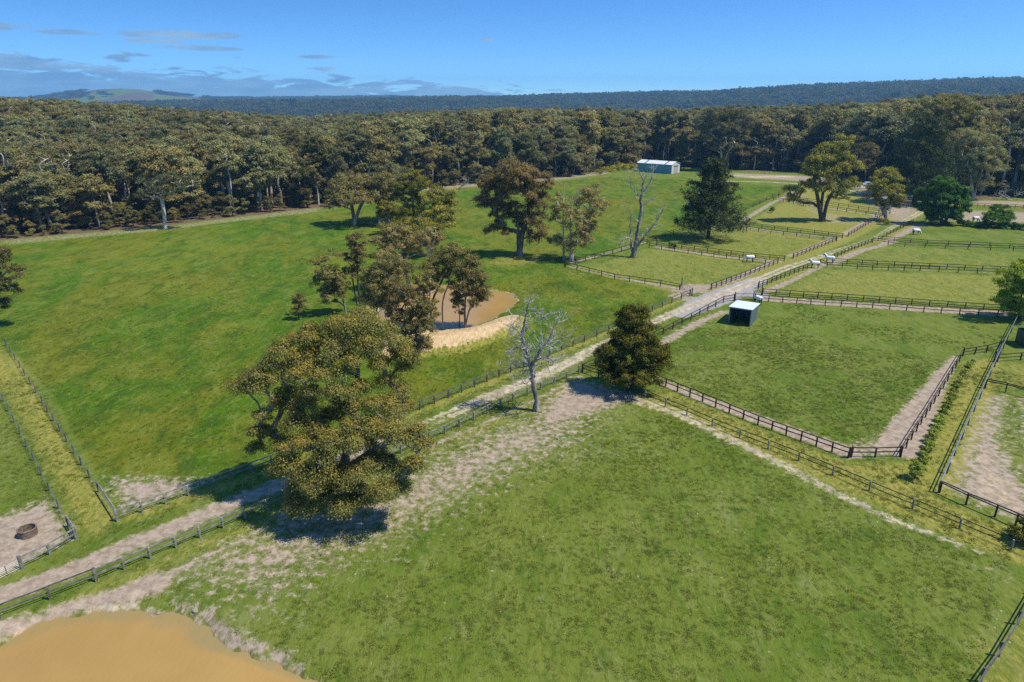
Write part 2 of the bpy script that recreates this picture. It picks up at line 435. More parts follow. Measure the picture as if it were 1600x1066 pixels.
def masks(x, y):
    x = np.asarray(x, float); y = np.asarray(y, float); n = len(x)
    r = np.hypot(x, y); az = np.arctan2(x, y)
    m = {k: np.zeros(n) for k in ('dirt', 'sand', 'dry', 'lush', 'litter', 'gravel', 'ochre', 'wet')}
    near = np.nonzero((r < 420) & (y > -40))[0]
    xs, ys = x[near], y[near]
    def put(k, val):
        a = m[k]; a[near] = np.maximum(a[near], val)
    def poly(k, pts, s, soft): put(k, s * np.clip(.5 + sdf(xs, ys, W(pts), pad=soft * 2) / (2 * soft), 0, 1))
    def line(k, pts, w, s, soft=.7):
        put(k, s * np.clip(.5 - line_dist(xs, ys, W(pts), w, pad=4) / (2 * soft), 0, 1))
    for p in DIRT_POLY: poly('dirt', *p)
    for p in DIRT_LINE: line('dirt', *p)
    poly('ochre', [(1478,765),(1541,615),(1580,618),(1560,690),(1600,745),(1660,830),(1600,820)], .46, 3)
    for p in SAND_LINE: line('sand', *p, soft=.5)
    for p in DRY_POLY: poly('dry', *p)
    for p in DRY_LINE: line('dry', *p)
    for p in GRAVEL_LINE: line('gravel', *p, soft=1.2)
    for p in OCHRE_LINE: line('ochre', *p, soft=1.4)
    put('lush', np.clip(.5 + sdf(xs, ys, LUSH, 8) / 3.0, 0, 1))
    for pts, rim in ((pondA, .55), (pondB, .40)):
        s = sdf(xs, ys, pts) + shore_jit(xs, ys)
        put('ochre', rim * np.clip(1.25 + s / .8, 0, 1)); put('wet', np.clip(.6 + s / .7, 0, 1))
    tn = np.interp(np.arange(len(TRACK)), [0, 5, 9, 16, 18, 24, 27], [1.0, .95, .95, .9, 1.2, .55, 1.0])
    d = line_dist(xs, ys, TRACK, list(tn), pad=5)
    dc = line_dist(xs, ys, TRACK, pad=5)
    crown = np.interp(xs, [-40, -10, 20, 40], [.12, .30, .34, .5])
    prof = np.clip(.58 - d / 1.5, 0, .92) - crown * np.exp(-(dc / .42) ** 2)
    west = 1 - smooth(-14, -4, xs)
    put('sand', prof * (1 - .75 * west)); put('dirt', prof * 1.15 * west)
    far_hill = smooth(3950, 4300, r)
    lit = smooth(-5, 4, r - forest_edge(az)) * (y > -50)
    m['litter'] = np.maximum(m['litter'], lit)
    m['litter'][near] *= 1 - np.minimum(1, np.maximum(m['sand'][near], .8 * m['dirt'][near]))
    px = 800 + F * np.tan(np.clip(az, -1.2, 1.2)) / CS
    past = far_hill * smooth(85, 130, px) * (1 - smooth(270, 330, px)) * smooth(.40, .52, fbm(x / 150, y / 420, 31, 3))
    m['litter'] *= 1 - past; m['dry'] = np.maximum(m['dry'], .12 * past)
    return m

# ground sheet: a fan of rings, fine inside the field of view, reaching past the last hills
az_f = np.linspace(-.80, .80, 400)
az_all = np.concatenate([np.linspace(-PI, -.82, 36, endpoint=False), az_f, np.linspace(.82, PI, 36, endpoint=False)])
r_all = np.concatenate([np.linspace(1, 30, 10, endpoint=False), np.exp(np.arange(math.log(30), math.log(360), .0042)), np.exp(np.arange(math.log(360.5), math.log(5500), .011))])
nA, nR = len(az_all), len(r_all)
gx = np.outer(r_all, np.sin(az_all)).ravel(); gy = np.outer(r_all, np.cos(az_all)).ravel()
gz = height(gx, gy)
gm = masks(gx, gy)
i0 = (np.arange(nR - 1)[:, None] * nA + np.arange(nA)[None, :]).ravel()
i1 = (np.arange(nR - 1)[:, None] * nA + (np.arange(nA)[None, :] + 1) % nA).ravel()
gq = np.stack([i0, i0 + nA, i1 + nA, i1], 1)

def ground_material(name, edge=False):
    m, t = material(name)
    pos = t('ShaderNodeNewGeometry').outputs['Position']
    def mp(sc, rot=0): return t('ShaderNodeMapping', {'Vector': pos, 'Scale': sc, 'Rotation': (0, 0, rot)}).outputs[0]
    flat = mp((1, 1, .0))
    n_big = t.noise(flat, .022, 4, .6, .6)
    n_mid = t.noise(mp((1, .6, 0), .5), .13, 5, .62, .4)
    n_small = t.noise(mp((1, .55, 0), .9), .75, 5, .68, .6)
    n_tuft = t.noise(mp((1, .42, 0), 1.1), 2.6, 5, .72, .5)
    n_fine = t.noise(mp((1, .5, 0), .4), 9.0, 4, .75)
    n_patch = t.noise(mp((1, .62, 0), .2), .055, 5, .6, .9)
    # pasture
    n_mid2 = t.noise(mp((1, .5, 0), 1.3), .32, 5, .66, .7)
    c = t.mix(t.ramp(n_mid, .36, .64), (0.102, 0.154, 0.013), (0.162, 0.194, 0.030))
    c = t.mix(t.math('MULTIPLY', t.ramp(n_big, .38, .62), .7), c, (0.152, 0.180, 0.023))
    c = t.mix(t.math('MULTIPLY', t.ramp(n_mid2, .53, .68), .6), c, (0.195, 0.218, 0.065))
    c = t.mix(t.math('MULTIPLY', t.ramp(n_mid2, .47, .33), .6), c, (0.060, 0.117, 0.008))
    c = t.mix(t.math('MULTIPLY', t.ramp(n_small, .55, .68), .55), c, (0.204, 0.230, 0.062))
    c = t.mix(t.math('MULTIPLY', t.ramp(n_small, .47, .32), .65), c, (0.060, 0.109, 0.008))
    # long lush grass of the big paddock
    l = t.mix(t.ramp(n_patch, .40, .60), (0.063, 0.136, 0.002), (0.138, 0.147, 0.007))
    l = t.mix(t.math('MULTIPLY', t.ramp(n_big, .50, .68), .65), l, (0.156, 0.192, 0.011))
    l = t.mix(t.math('MULTIPLY', t.ramp(n_mid, .52, .70), .5), l, (0.168, 0.201, 0.020))
    l = t.mix(t.math('MULTIPLY', t.ramp(n_mid, .47, .32), .6), l, (0.044, 0.099, 0.003))
    l = t.mix(t.math('MULTIPLY', t.ramp(n_mid2, .52, .64), .6), l, (0.168, 0.192, 0.026))
    l = t.mix(t.math('MULTIPLY', t.ramp(n_mid2, .48, .38), .65), l, (0.039, 0.083, 0.005))
    l = t.mix(t.math('MULTIPLY', t.ramp(n_small, .53, .66), .55), l, (0.180, 0.207, 0.030))
    l = t.mix(t.math('MULTIPLY', t.ramp(n_small, .46, .33), .5), l, (0.041, 0.081, 0.005))
    lf = t.ramp(t.math('ADD', t.attr('lush'), t.math('MULTIPLY', t.math('SUBTRACT', n_small, .5), .5)), .35, .65)
    c = t.mix(lf, c, l)
    # tuft-sized light and dark, scattered pale dead blades
    c = t.mix(t.math('MULTIPLY', t.ramp(n_tuft, .48, .34), .5), c, (.052, .082, .008))
    c = t.mix(t.math('MULTIPLY', t.ramp(n_tuft, .55, .70), .5), c, (.240, .245, .085))
    # dry yellow grass
    def over(c, name, ca, cb, k, lo, hi, nz, nv=n_small):
        f = t.math('ADD', t.attr(name), t.math('MULTIPLY', t.math('SUBTRACT', nz, .5), k))
        on = t.math('MULTIPLY', t.ramp(f, lo, hi), t.ramp(t.attr(name), .0, .08))
        return t.mix(on, c, t.mix(t.ramp(nv, .32, .68), ca, cb)), on
    blend = t.math('ADD', t.math('MULTIPLY', n_small, .5), t.math('MULTIPLY', n_tuft, .5))
    c, _ = over(c, 'dry', (.185, .195, .022), (.33, .285, .070), 1.3, .28, .85, blend, n_tuft)
    c, f_lit = over(c, 'litter', (.085, .058, .034), (.20, .145, .085), .6, .35, .65, blend, n_tuft)
    iso = t.noise(flat, 1.3, 7, .72)
    c, f_dirt = over(c, 'dirt', (.235, .176, .122), (.42, .335, .245), 2.0, .36, .80, iso, iso)
    c, f_gr = over(c, 'gravel', (.26, .235, .215), (.37, .34, .315), .9, .35, .65, blend, n_tuft)
    c, f_sand = over(c, 'sand', (.30, .24, .165), (.56, .465, .32), 2.2, .36, .74, iso, n_small)
    c, f_och = over(c, 'ochre', (.42, .285, .14), (.64, .475, .27), 1.5, .34, .72, blend, n_tuft)
    wet = t.ramp(t.attr('wet'), .2, .7)
    c = t.mix(t.math('MULTIPLY', wet, .65), c, (.22, .145, .06))
    bare = t.math('MAXIMUM', t.math('MAXIMUM', f_dirt, f_sand), t.math('MAXIMUM', f_och, f_gr))
    # pale specks on grass (dead leaves, clover) and fine grain everywhere
    vo = t('ShaderNodeTexVoronoi', {'Vector': mp((1, .6, 0), .7), 'Scale': 1.3, 'Randomness': 1.0})
    sp = t.math('MULTIPLY', t.ramp(vo.outputs['Distance'], .085, .045), t.ramp(n_mid2, .40, .58))
    c = t.mix(t.math('MULTIPLY', sp, .85), c, (.50, .47, .36))
    g = t.math('ADD', .70, t.math('MULTIPLY', n_fine, .60))
    c = t.mix(1.0, c, t('ShaderNodeCombineXYZ', {0: g, 1: g, 2: g}).outputs[0], 'MULTIPLY')
    hgt = t.math('ADD', t.math('MULTIPLY', n_tuft, .7), t.math('MULTIPLY', n_fine, .35))
    st = t.math('SUBTRACT', 1.0, t.math('MULTIPLY', bare, .6))
    bp = t('ShaderNodeBump', {'Height': hgt, 'Strength': t.math('MULTIPLY', st, .8), 'Distance': .28})
    p = t('ShaderNodeBsdfPrincipled', {'Base Color': c, 'Roughness': .92, 'Specular IOR Level': .12, 'Normal': bp.outputs[0]})
    t('ShaderNodeOutputMaterial', {0: p.outputs[0]})
    return m
M['ground'] = ground_material('pasture_ground')
me = mesh_np('ground', np.stack([gx, gy, gz], 1), gq, attrs=gm, smooth_shade=True)
tag(obj('ground', me, M['ground']), 'grassy paddocks with worn bare soil along the fences', kind='structure')

# the farm track: a strip of its own just above the ground
def strip(name, line, half, step, label, lift):
    L = densify(line, 8, closed=False)
    seg = np.hypot(*np.diff(L, axis=0).T); s = np.concatenate([[0], np.cumsum(seg)])
    u = np.arange(0, s[-1], step); cx, cy = np.interp(u, s, L[:, 0]), np.interp(u, s, L[:, 1])
    tx, ty = np.gradient(cx), np.gradient(cy); k = np.hypot(tx, ty); tx, ty = tx / k, ty / k
    off = np.linspace(-half, half, 15)
    X = (cx[:, None] - ty[:, None] * off).ravel(); Y = (cy[:, None] + tx[:, None] * off).ravel()
    Z = height(X, Y) + lift * (1 - np.abs(np.tile(off, len(u)) / half) ** 6)
    n = len(off); a = (np.arange(len(u) - 1)[:, None] * n + np.arange(n - 1)).ravel()
    q = np.stack([a, a + n, a + n + 1, a + 1], 1)
    o = obj(name, mesh_np(name, np.stack([X, Y, Z], 1), q, attrs=masks(X, Y), smooth_shade=True), M['ground'])
    return tag(o, label, kind='structure')
strip('dirt_track', TRACK, 2.3, .35, 'pale dirt track running between the fences', .02)

# ponds
def water(name, pts, z, label):
    m, t = material(name)
    pos = t('ShaderNodeNewGeometry').outputs['Position']
    n = t.noise(pos, .10, 4, .6, .8)
    c = t.mix(t.ramp(n, .3, .7), (.345, .208, .056), (.40, .248, .074))
    sh = t.math('ADD', t.attr('shore'), t.math('MULTIPLY', t.math('SUBTRACT', t.noise(pos, .35, 4, .6), .5), .9))
    c = t.mix(t.math('MULTIPLY', t.ramp(sh, .45, 1.0), .75), c, (.25, .205, .085))
    wv = t('ShaderNodeMapping', {'Vector': pos, 'Scale': (1, .45, 1), 'Rotation': (0, 0, .5)}).outputs[0]
    b = t('ShaderNodeBump', {'Height': t.math('ADD', t.noise(wv, 3.2, 4, .65), t.math('MULTIPLY', t.noise(wv, .5, 2), .8)), 'Strength': .28, 'Distance': .1})
    p = t('ShaderNodeBsdfPrincipled', {'Base Color': c, 'Roughness': .10, 'IOR': 1.33, 'Specular IOR Level': .5, 'Normal': b.outputs[0]})
    t('ShaderNodeOutputMaterial', {0: p.outputs[0]})
    c0 = pts.mean(0); d = pts - c0; R = np.hypot(*d.T); ks = [0.0, .2, .45, .65, .8, .9, 1.0]; V, A = [], []
    for k in ks:
        f = 1 + 2.2 / R if k == 1.0 else (np.full(len(R), .0008) if k == 0 else np.full(len(R), k))
        q = c0 + d * f[:, None]; V.append(np.column_stack([q, np.full(len(q), z)])); A.append(np.clip(1 - np.maximum(0, R * (1 - f)) / 3.2, 0, 1))
    n_ = len(pts); i = np.arange(len(ks) - 1)[:, None] * n_; j = np.arange(n_)[None, :]
    a0 = (i + j).ravel(); a1 = (i + (j + 1) % n_).ravel()
    me = mesh_np(name, np.concatenate(V), np.stack([a0, a0 + n_, a1 + n_, a1], 1), attrs={'shore': np.concatenate(A)})
    me.flip_normals() if me.polygons[0].normal.z < 0 else None
    tag(obj(name, me, m), label, kind='structure')
water('pond_water', pondB, WZ_B, 'muddy ochre pond water in the near corner')
water('pond_water', pondA, WZ_A, 'muddy ochre pond water behind the cluster of gums')
# ------------------------------------------------------------------ fences
def gz1(x, y): return float(height(np.array([x]), np.array([y]))[0])
_post_cache = {}
def post_mesh(w, h, mat, taper=1.0):
    k = (round(w, 3), round(h, 3), mat)
    if k not in _post_cache:
        b = MB(); a = w / 2
        b.box((-a, -a, -.25), (a, a, h))
        b.v = [(x * (taper if z > 0 else 1), y * (taper if z > 0 else 1), z) for x, y, z in b.v]
        b.add([(-a*.9, -a*.9, h), (a*.9, -a*.9, h), (a*.9, a*.9, h), (-a*.9, a*.9, h), (0, 0, h + .03)], [(0,1,4), (1,2,4), (2,3,4), (3,0,4)])
        me = bpy.data.meshes.new('post'); me.from_pydata(b.v, [], b.f); me.update(); me.materials.append(M[mat])
        _post_cache[k] = me
    return _post_cache[k]

def fence(label, pts, spans, h=1.12, rails=(.97, .52), mat='brown_rail', rail_mat=None, pw=.13, rw=.05, rh=.11, group=None, wires=(), end_h=0, px=True, name='post_and_rail_fence', cap=0, post_mat=None):
    """pts: corners in photo pixels (feet of the posts); spans: how many bays in each stretch"""
    w = [P(x, y) for x, y in pts] if px else [Vector(p) for p in pts]
    if isinstance(spans, int): spans = [spans]
    feet = []
    for (a, b), n in zip(zip(w, w[1:]), spans):
        feet += [a.lerp(b, k / n) for k in range(n)]
    feet.append(w[-1])
    c = feet[0].copy(); c.z = gz1(c.x, c.y)
    root = thing(name, label, 'fence', c, group=group)
    tops = []
    for i, f in enumerate(feet):
        z = gz1(f.x, f.y); f = Vector((f.x, f.y, z))
        corner = i in (0, len(feet) - 1)
        hh = h + (end_h if corner else 0)
        nb = feet[min(i + 1, len(feet) - 1)] - feet[max(i - 1, 0)]
        o = obj('post', post_mesh(pw * (1.35 if corner and end_h else 1), hh, post_mat or mat), parent=root, loc=f - c)
        o.rotation_euler = (rnd.gauss(0, .025), rnd.gauss(0, .025), math.atan2(nb.y, nb.x) + rnd.uniform(-.04, .04))
        tops.append(f - c)
    for fr in rails:
        b = MB()
        for p, q in zip(tops, tops[1:]):
            d = (q - p).normalized(); s = Vector((-d.y, d.x, 0)) * (pw / 2 + rw / 2 + .004)
            j = lambda: Vector((0, 0, h * fr + rnd.uniform(-.03, .03)))
            b.bar(p + s + j(), q + s + j(), rw, rh)
        b.build('rail', M[rail_mat or mat], root)
    if cap:
        b = MB()
        for p, q in zip(tops, tops[1:]): b.tube([p + Vector((0, 0, h + cap)), q + Vector((0, 0, h + cap))], cap, 8)
        b.build('top_pipe', M['steel'], root)
    for fr in wires:
        b = MB()
        for p, q in zip(tops, tops[1:]): b.tube([p + Vector((0, 0, h * fr)), q + Vector((0, 0, h * fr))], .012, 4, False)
        b.build('wire', M['wire'], root)
    return root

GT = 'fences along the dirt track'
fence('grey weathered fence on the near side of the track, beside the muddy pond', [(-62,994),(0,967),(151,909)], [1, 2], h=1.08, mat='dark_grey_rail', end_h=.12)
fence("grey weathered fence on the track's near side, running behind the broad olive gum", [(151,909),(417,797),(671,690),(802,628),(905,584)], [7, 10, 6, 5], h=1.02, mat='grey_rail', end_h=.12)
fence("fence between track and big paddock, from the mown lane to the olive gum", [(184,815),(329,763),(633,650)], [4, 11], h=1.05, mat='grey_rail', end_h=.12)
fence("dark fence between track and big paddock, from the olive gum to the gate", [(633,650),(798,582),(913,535),(1003,494),(1078,462)], [8, 6, 5, 5], h=1.08, mat='dark_grey_rail', end_h=.15)
fence("dark near side track fence, from the rounded dark tree to the wooden gate", [(910,582),(1036,523),(1130,473),(1147,470)], [7, 7, 1], mat='brown_rail', h=1.08, end_h=.12)
lane = fence('wire fence with one rail bay between the mown lane and the big paddock', [(184,815),(154,769),(66,630),(10,540)], [1, 8, 7], h=.98, rails=(), wires=(.35, .65, .95), mat='dark_grey_rail', pw=.12, end_h=.12)
a, b = P(184,815), P(154,769); b0 = MB(); o = lane.location
b0.bar(a - o + Vector((.1, 0, .98)), b - o + Vector((.1, 0, .92)), .07, .13); b0.build('rail', M['grey_rail'], lane)
lane2 = fence('wire fence with thin posts between the mown lane and the pen with the steel ring', [(119,842),(107,824),(65,743),(5,627),(-30,575)], [1, 3, 6, 3], h=.98, rails=(), wires=(.35, .65, .95), mat='dark_grey_rail', pw=.12, end_h=.12)
a, b = P(119,842), P(107,824); b0 = MB(); o = lane2.location
b0.bar(a - o + Vector((.1, 0, .95)), b - o + Vector((.1, 0, .95)), .07, .13); b0.bar(a - o + Vector((.1, 0, .55)), b - o + Vector((.1, 0, .55)), .06, .12); b0.build('rail', M['grey_rail'], lane2)
fence('short grey two rail fence along the bare pen with the steel ring', [(119,842),(78,867),(35,888)], [1, 1], h=1.05, mat='grey_rail', end_h=.12, pw=.15)
fence('wire mesh fence with a thin picket continuing from the short grey rail fence', [(35,888),(12,900),(-60,934)], [1, 2], h=.95, rails=(), wires=(.15, .3, .45, .6, .75, .9), mat='grey_rail', pw=.05)
fence("black pipe fence with grey posts along the cream worn line in the grass", [(980,611),(1008,622),(1073,649),(1155,684),(1248,720),(1358,767),(1499,826),(1668,897)], [1, 2, 2, 2, 2, 2, 2], h=1.0, rails=(.92, .45), mat='black_rail', rail_mat='black_rail', post_mat='grey_rail', pw=.12, rw=.045, rh=.07)
fence('dark short fence under the rounded dark tree joining the track fence', [(910,582),(935,591),(980,611)], [1, 2], h=1.08, mat='brown_rail', end_h=.12)
fence('dark two rail fence between the two middle strips, below the middle paddock', [(985,584),(1022,597),(1184,664),(1325,716)], [2, 8, 6], h=1.08, mat='brown_rail', end_h=.15)
fence('short dark fence closing the bare corner of the middle paddock', [(1329,715),(1367,715),(1406,714)], [1, 1], h=1.08, mat='brown_rail', end_h=.15)
fence('dark fence with pale top rail beside the row of young shrubs', [(1407,714),(1459,631),(1504,557)], [7, 7], h=1.08, mat='brown_rail', end_h=.12)
fence('short dark fence closing the top of the strip of young shrubs', [(1504,557),(1541,551),(1560,546)], [2, 1], h=1.08, mat='brown_rail')
fence('steel topped fence along the brown bare yard, far side of the young shrubs', [(1466,770),(1538,606),(1579,521),(1590,499)], [7, 6, 2], h=1.2, rails=(.5,), mat='dark_grey_rail', cap=.055)
fence('dark fence across the yards, between the bare yard and the grassy one', [(1539,607),(1571,613),(1604,622),(1680,640)], [1, 1, 2], h=1.2, rails=(.97, .80), mat='black_rail')
fence('dark fence across the yards, nearest to the dark green shed', [(1558,566),(1594,563),(1680,556)], [1, 2], h=1.1, mat='brown_rail')
fence('dark double rail fence at the bottom end of the bare yard', [(1468,770),(1509,789),(1554,808),(1586,822),(1700,872)], [1, 1, 1, 2], h=1.2, rails=(.97, .80), mat='black_rail', rail_mat='dark_grey_rail', post_mat='brown_rail')
fence('leaning grey fence in the dry bottom corner of the front paddock', [(1640,890),(1589,976),(1560,1026),(1532,1066),(1490,1140)], [2, 1, 1, 2], h=1.15, mat='dark_grey_rail', rails=(.95, .6))
fence('dark fence behind the shelter, nearer of the pair along the bare lane', [(1179,470),(1289,478),(1363,482),(1470,490),(1558,495),(1590,497)], [5, 3, 4, 3, 1], h=1.1, mat='brown_rail', end_h=.25)
fence('dark fence behind the shelter, farther of the pair along the bare lane', [(1191,461),(1299,468),(1424,477),(1536,485),(1600,489)], [5, 5, 4, 2], h=1.12, mat='brown_rail', end_h=.12, rails=(.97, .52, .25))
fence('dark fence along the track from the paddock gate to the white horse', [(1184,451),(1226,434),(1268,418)], [6, 6], h=1.1, mat='brown_rail', rails=(.97, .52))
fence('dark fence along the track between the two white horses and the far gap', [(1303,404),(1330,392),(1361,380)], [5, 6], h=1.1, mat='brown_rail')
fence('nearer fence of the pair starting beside the two standing white horses', [(1281,413),(1292,418),(1363,422),(1437,424),(1557,428.5),(1640,432)], [1, 3, 3, 4, 3], h=1.12, mat='brown_rail')
fence('farther fence of the pair starting beside the two standing white horses', [(1300,412),(1370,416),(1479,421),(1562,425),(1640,429)], [3, 4, 3, 3], h=1.12, mat='brown_rail')
fence('nearer fence of the pair below the grazing white horse in the far right paddock', [(1363,379),(1413,386),(1477,388.6),(1583,391.7),(1640,393.5)], [2, 2, 3, 2], h=1.12, mat='brown_rail', end_h=.1)
fence('farther fence of the pair below the grazing white horse in the far right paddock', [(1372,376),(1448,382.5),(1515,385.5),(1640,391)], [3, 2, 4], h=1.12, mat='brown_rail')
fence('dark fence along the track towards the bright green tree', [(1379,373),(1426,349)], 9, h=1.1, mat='brown_rail')
fence('dark fence in front of the paddock with the tall bare dead tree', [(883,418),(960,437),(1032,447),(1062,453)], [4, 3, 1], h=1.1, mat='brown_rail', end_h=.1)
fence('long dark fence along the big green paddock, behind the pine and the bare dead tree', [(884,416),(971,393.5),(1011,381),(1052,366),(1165,329),(1248,291.5)], [6, 3, 3, 9, 9], h=1.12, mat='brown_rail')
fence('nearer fence of the pair above the paddock with the tall bare dead tree', [(1014,387),(1096,399),(1196,412)], [4, 5], h=1.1, mat='brown_rail')
fence('farther fence of the pair above the paddock with the tall bare dead tree', [(1026,383),(1105,395),(1180,404),(1225,408)], [4, 4, 2], h=1.1, mat='brown_rail', end_h=.15)
fence('dark fence along the track beside the paddock with the grazing white horse', [(1111,453),(1164,433),(1215,412)], [7, 7], h=1.1, mat='brown_rail', end_h=.12)
fence('dark fence along the track beside the paddock at the foot of the pine', [(1239,404),(1306,377)], 11, h=1.1, mat='brown_rail', end_h=.12)
fence('nearer fence of the pair below the paddock of the many stemmed gum', [(1166,360),(1224,368),(1307,377)], [3, 4], h=1.1, mat='brown_rail')
fence('farther fence of the pair below the paddock of the many stemmed gum', [(1152,352),(1230,361.5),(1316,372)], [4, 4], h=1.1, mat='brown_rail', end_h=.12)
fence('dark fence along the track beside the many stemmed gum', [(1325,370),(1352,354),(1382,336.5)], [6, 7], h=1.1, mat='brown_rail', end_h=.12)
fence('fence behind the many stemmed gum, across the shaded far paddocks', [(1208,314),(1308,329),(1384,341)], [6, 5], h=1.15, mat='brown_rail')
fence('farther fence behind the many stemmed gum, next to the tan soil', [(1216,309),(1310,323),(1390,335)], [6, 5], h=1.15, mat='brown_rail')
fence('far brown fence by the pale car, below the forest', [(1248,285),(1325,298.5),(1356,300.5),(1402,304)], [4, 2, 3], h=1.2, mat='brown_rail')
fence('far brown fence behind the small green tree, along the tan arena', [(1505,323),(1560,325.5),(1650,329)], [5, 7], h=1.3, mat='brown_rail')

def gate(name, label, p, q, mat, h=1.15, bars=(.12, .5, .95), brace=True, r=.028, px=True):
    a, b = (P(*p), P(*q)) if px else (Vector(p), Vector(q))
    root = thing(name, label, 'gate', a); d = b - a; b = MB()
    Z = lambda t, z: d * t + Vector((0, 0, z))
    b.tube([Z(.04, .08), Z(.04, h), Z(.96, h), Z(.96, .08), Z(.04, .08)], r, 6)
    b.build('gate_frame', M[mat], root)
    for f in bars[1:-1]:
        m = MB(); m.tube([Z(.05, h * f), Z(.95, h * f)], r * .8, 6); m.build('bar', M[mat], root)
    if brace:
        m = MB(); m.tube([Z(.05, .1), Z(.5, h), Z(.95, .1)], r * .8, 6); m.build('brace', M[mat], root)
    for t in (0, 1):
        m = MB(); m.tube([Z(t, -.2), Z(t, h + .35)], .085, 8); m.build('gate_post', M['brown_rail'], root)
    return root
gate('farm_gate', 'black braced gate behind the shelter, next to the white horse', (1148,469.5), (1177,469), 'black_rail', 1.2, r=.04)
gate('farm_gate', 'pale metal gate standing open at the end of the big paddock fence', (1065,447), (1081,463), 'steel', 1.25, (.12, .35, .6, .95), False)
gate('farm_gate', 'dark gate standing open where the bare lane meets the track', (1185,451), (1190,461), 'dark_grey_rail', 1.2)
gate('farm_gate', 'shaded blue grey gate under the yellow green tree edge of the shrub strip', (1553,566), (1561,549), 'steel', 1.2, (.12, .35, .6, .95), False)

# ------------------------------------------------------------------ buildings
def corrugated(name, a, b, c, col_, pitch=.32):
    """ribbed metal sheet: ribs run across the direction of the wall"""
    m, t = material(name)
    pos = t('ShaderNodeTexCoord').outputs['Object']
    w = t('ShaderNodeTexWave', {'Vector': pos, 'Scale': pitch}, wave_type='BANDS', bands_direction=col_).outputs['Fac']
    n = t.noise(pos, .8, 4, .6)
    cc = t.mix(t.ramp(n, .3, .7), a, b)
    bp = t('ShaderNodeBump', {'Height': w, 'Strength': .5, 'Distance': .03}).outputs[0]
    p = t('ShaderNodeBsdfPrincipled', {'Base Color': cc, 'Roughness': c, 'Specular IOR Level': .5, 'Normal': bp})
    t('ShaderNodeOutputMaterial', {0: p.outputs[0]})
    return m
M['shelter_wall'] = corrugated('shelter_wall', (.075, .115, .135), (.10, .15, .175), .5, 'X', 1.6)
M['shelter_roof'] = corrugated('shelter_roof', (.62, .68, .72), (.70, .75, .78), .45, 'X', 1.6)
M['shed_blue'] = corrugated('shed_blue', (.13, .31, .38), (.15, .35, .42), .5, 'X', 1.2)
M['shed_pale'] = corrugated('shed_pale', (.55, .56, .56), (.66, .67, .66), .5, 'Y', 1.2)
M['shed_roof'] = corrugated('shed_roof', (.66, .67, .68), (.76, .77, .77), .4, 'X', 1.2)
M['skylight'] = mat_plain('skylight', (.10, .12, .13), (.16, .18, .19), 2, .3)
M['door_grey'] = corrugated('door_grey', (.36, .36, .35), (.42, .42, .41), .5, 'Z', 2.0)
M['green_metal'] = corrugated('green_metal', (.012, .055, .035), (.018, .07, .045), .5, 'X', 1.4)
M['gap_shade'] = mat_plain('gap_shade', (.01, .01, .012), (.02, .02, .022), 2, .8)

# horse shelter: three walls, open front, roof falling to the back
A, B_, C_ = P(1137.5,505.5), P(1171.5,511), P(1190,499)
ex = (B_ - A); wid = ex.length; ex.normalize(); ey = Vector((-ex.y, ex.x, 0)); dep = max((C_ - B_).dot(ey), 2.5)
rz = math.atan2(ex.y, ex.x); hf, hb = 2.75, 2.45
sh = thing('horse_shelter', 'small three walled metal shelter with pale roof in the middle paddock', 'shelter', A, rz)
def slab_wall(pts, th, n):
    """thick wall: quad outline (4 points) pushed along n"""
    n = Vector(n) * th; b = MB(); p = [Vector(q) for q in pts]
    b.add(p + [q + n for q in p], [(3,2,1,0),(4,5,6,7),(0,1,5,4),(1,2,6,5),(2,3,7,6),(3,0,4,7)]); return b
slab_wall([(0,0,0),(0,dep,0),(0,dep,hb),(0,0,hf)], .05, (1,0,0)).build('wall', M['shelter_wall'], sh)
slab_wall([(wid,0,0),(wid,dep,0),(wid,dep,hb),(wid,0,hf)], .05, (-1,0,0)).build('wall', M['shelter_wall'], sh)
b = slab_wall([(.06,dep-.06,0),(wid-.06,dep-.06,0),(wid-.06,dep-.06,1.28),(.06,dep-.06,1.28)], .05, (0,1,0))
b2 = slab_wall([(.06,dep-.06,1.36),(wid-.06,dep-.06,1.36),(wid-.06,dep-.06,hb-.02),(.06,dep-.06,hb-.02)], .05, (0,1,0)); b.add(b2.v, b2.f)
b3 = slab_wall([(.06,dep-.065,1.2),(wid*.42,dep-.065,1.2),(wid*.42,dep-.065,1.45),(.06,dep-.065,1.45)], .03, (0,-1,0)); b.add(b3.v, b3.f)
b3 = slab_wall([(wid*.85,dep-.065,1.2),(wid-.06,dep-.065,1.2),(wid-.06,dep-.065,1.45),(wid*.85,dep-.065,1.45)], .03, (0,-1,0)); b.add(b3.v, b3.f)
b.build('wall', M['shelter_wall'], sh)
slab_wall([(-.15,-.22,hf+.03),(wid+.15,-.22,hf+.03),(wid+.15,dep+.2,hb+.03),(-.15,dep+.2,hb+.03)], .07, (0,0,1)).build('roof', M['shelter_roof'], sh)
b = MB(); b.box((.055,-.03,hf-.2),(wid-.055,.03,hf)); b.build('front_beam', M['shelter_wall'], sh)
for x in (.09, wid - .09):
    b = MB(); b.tube([(x,.08,-.2),(x,.08,hf-.05)], .05, 8); b.build('corner_post', M['steel'], sh)

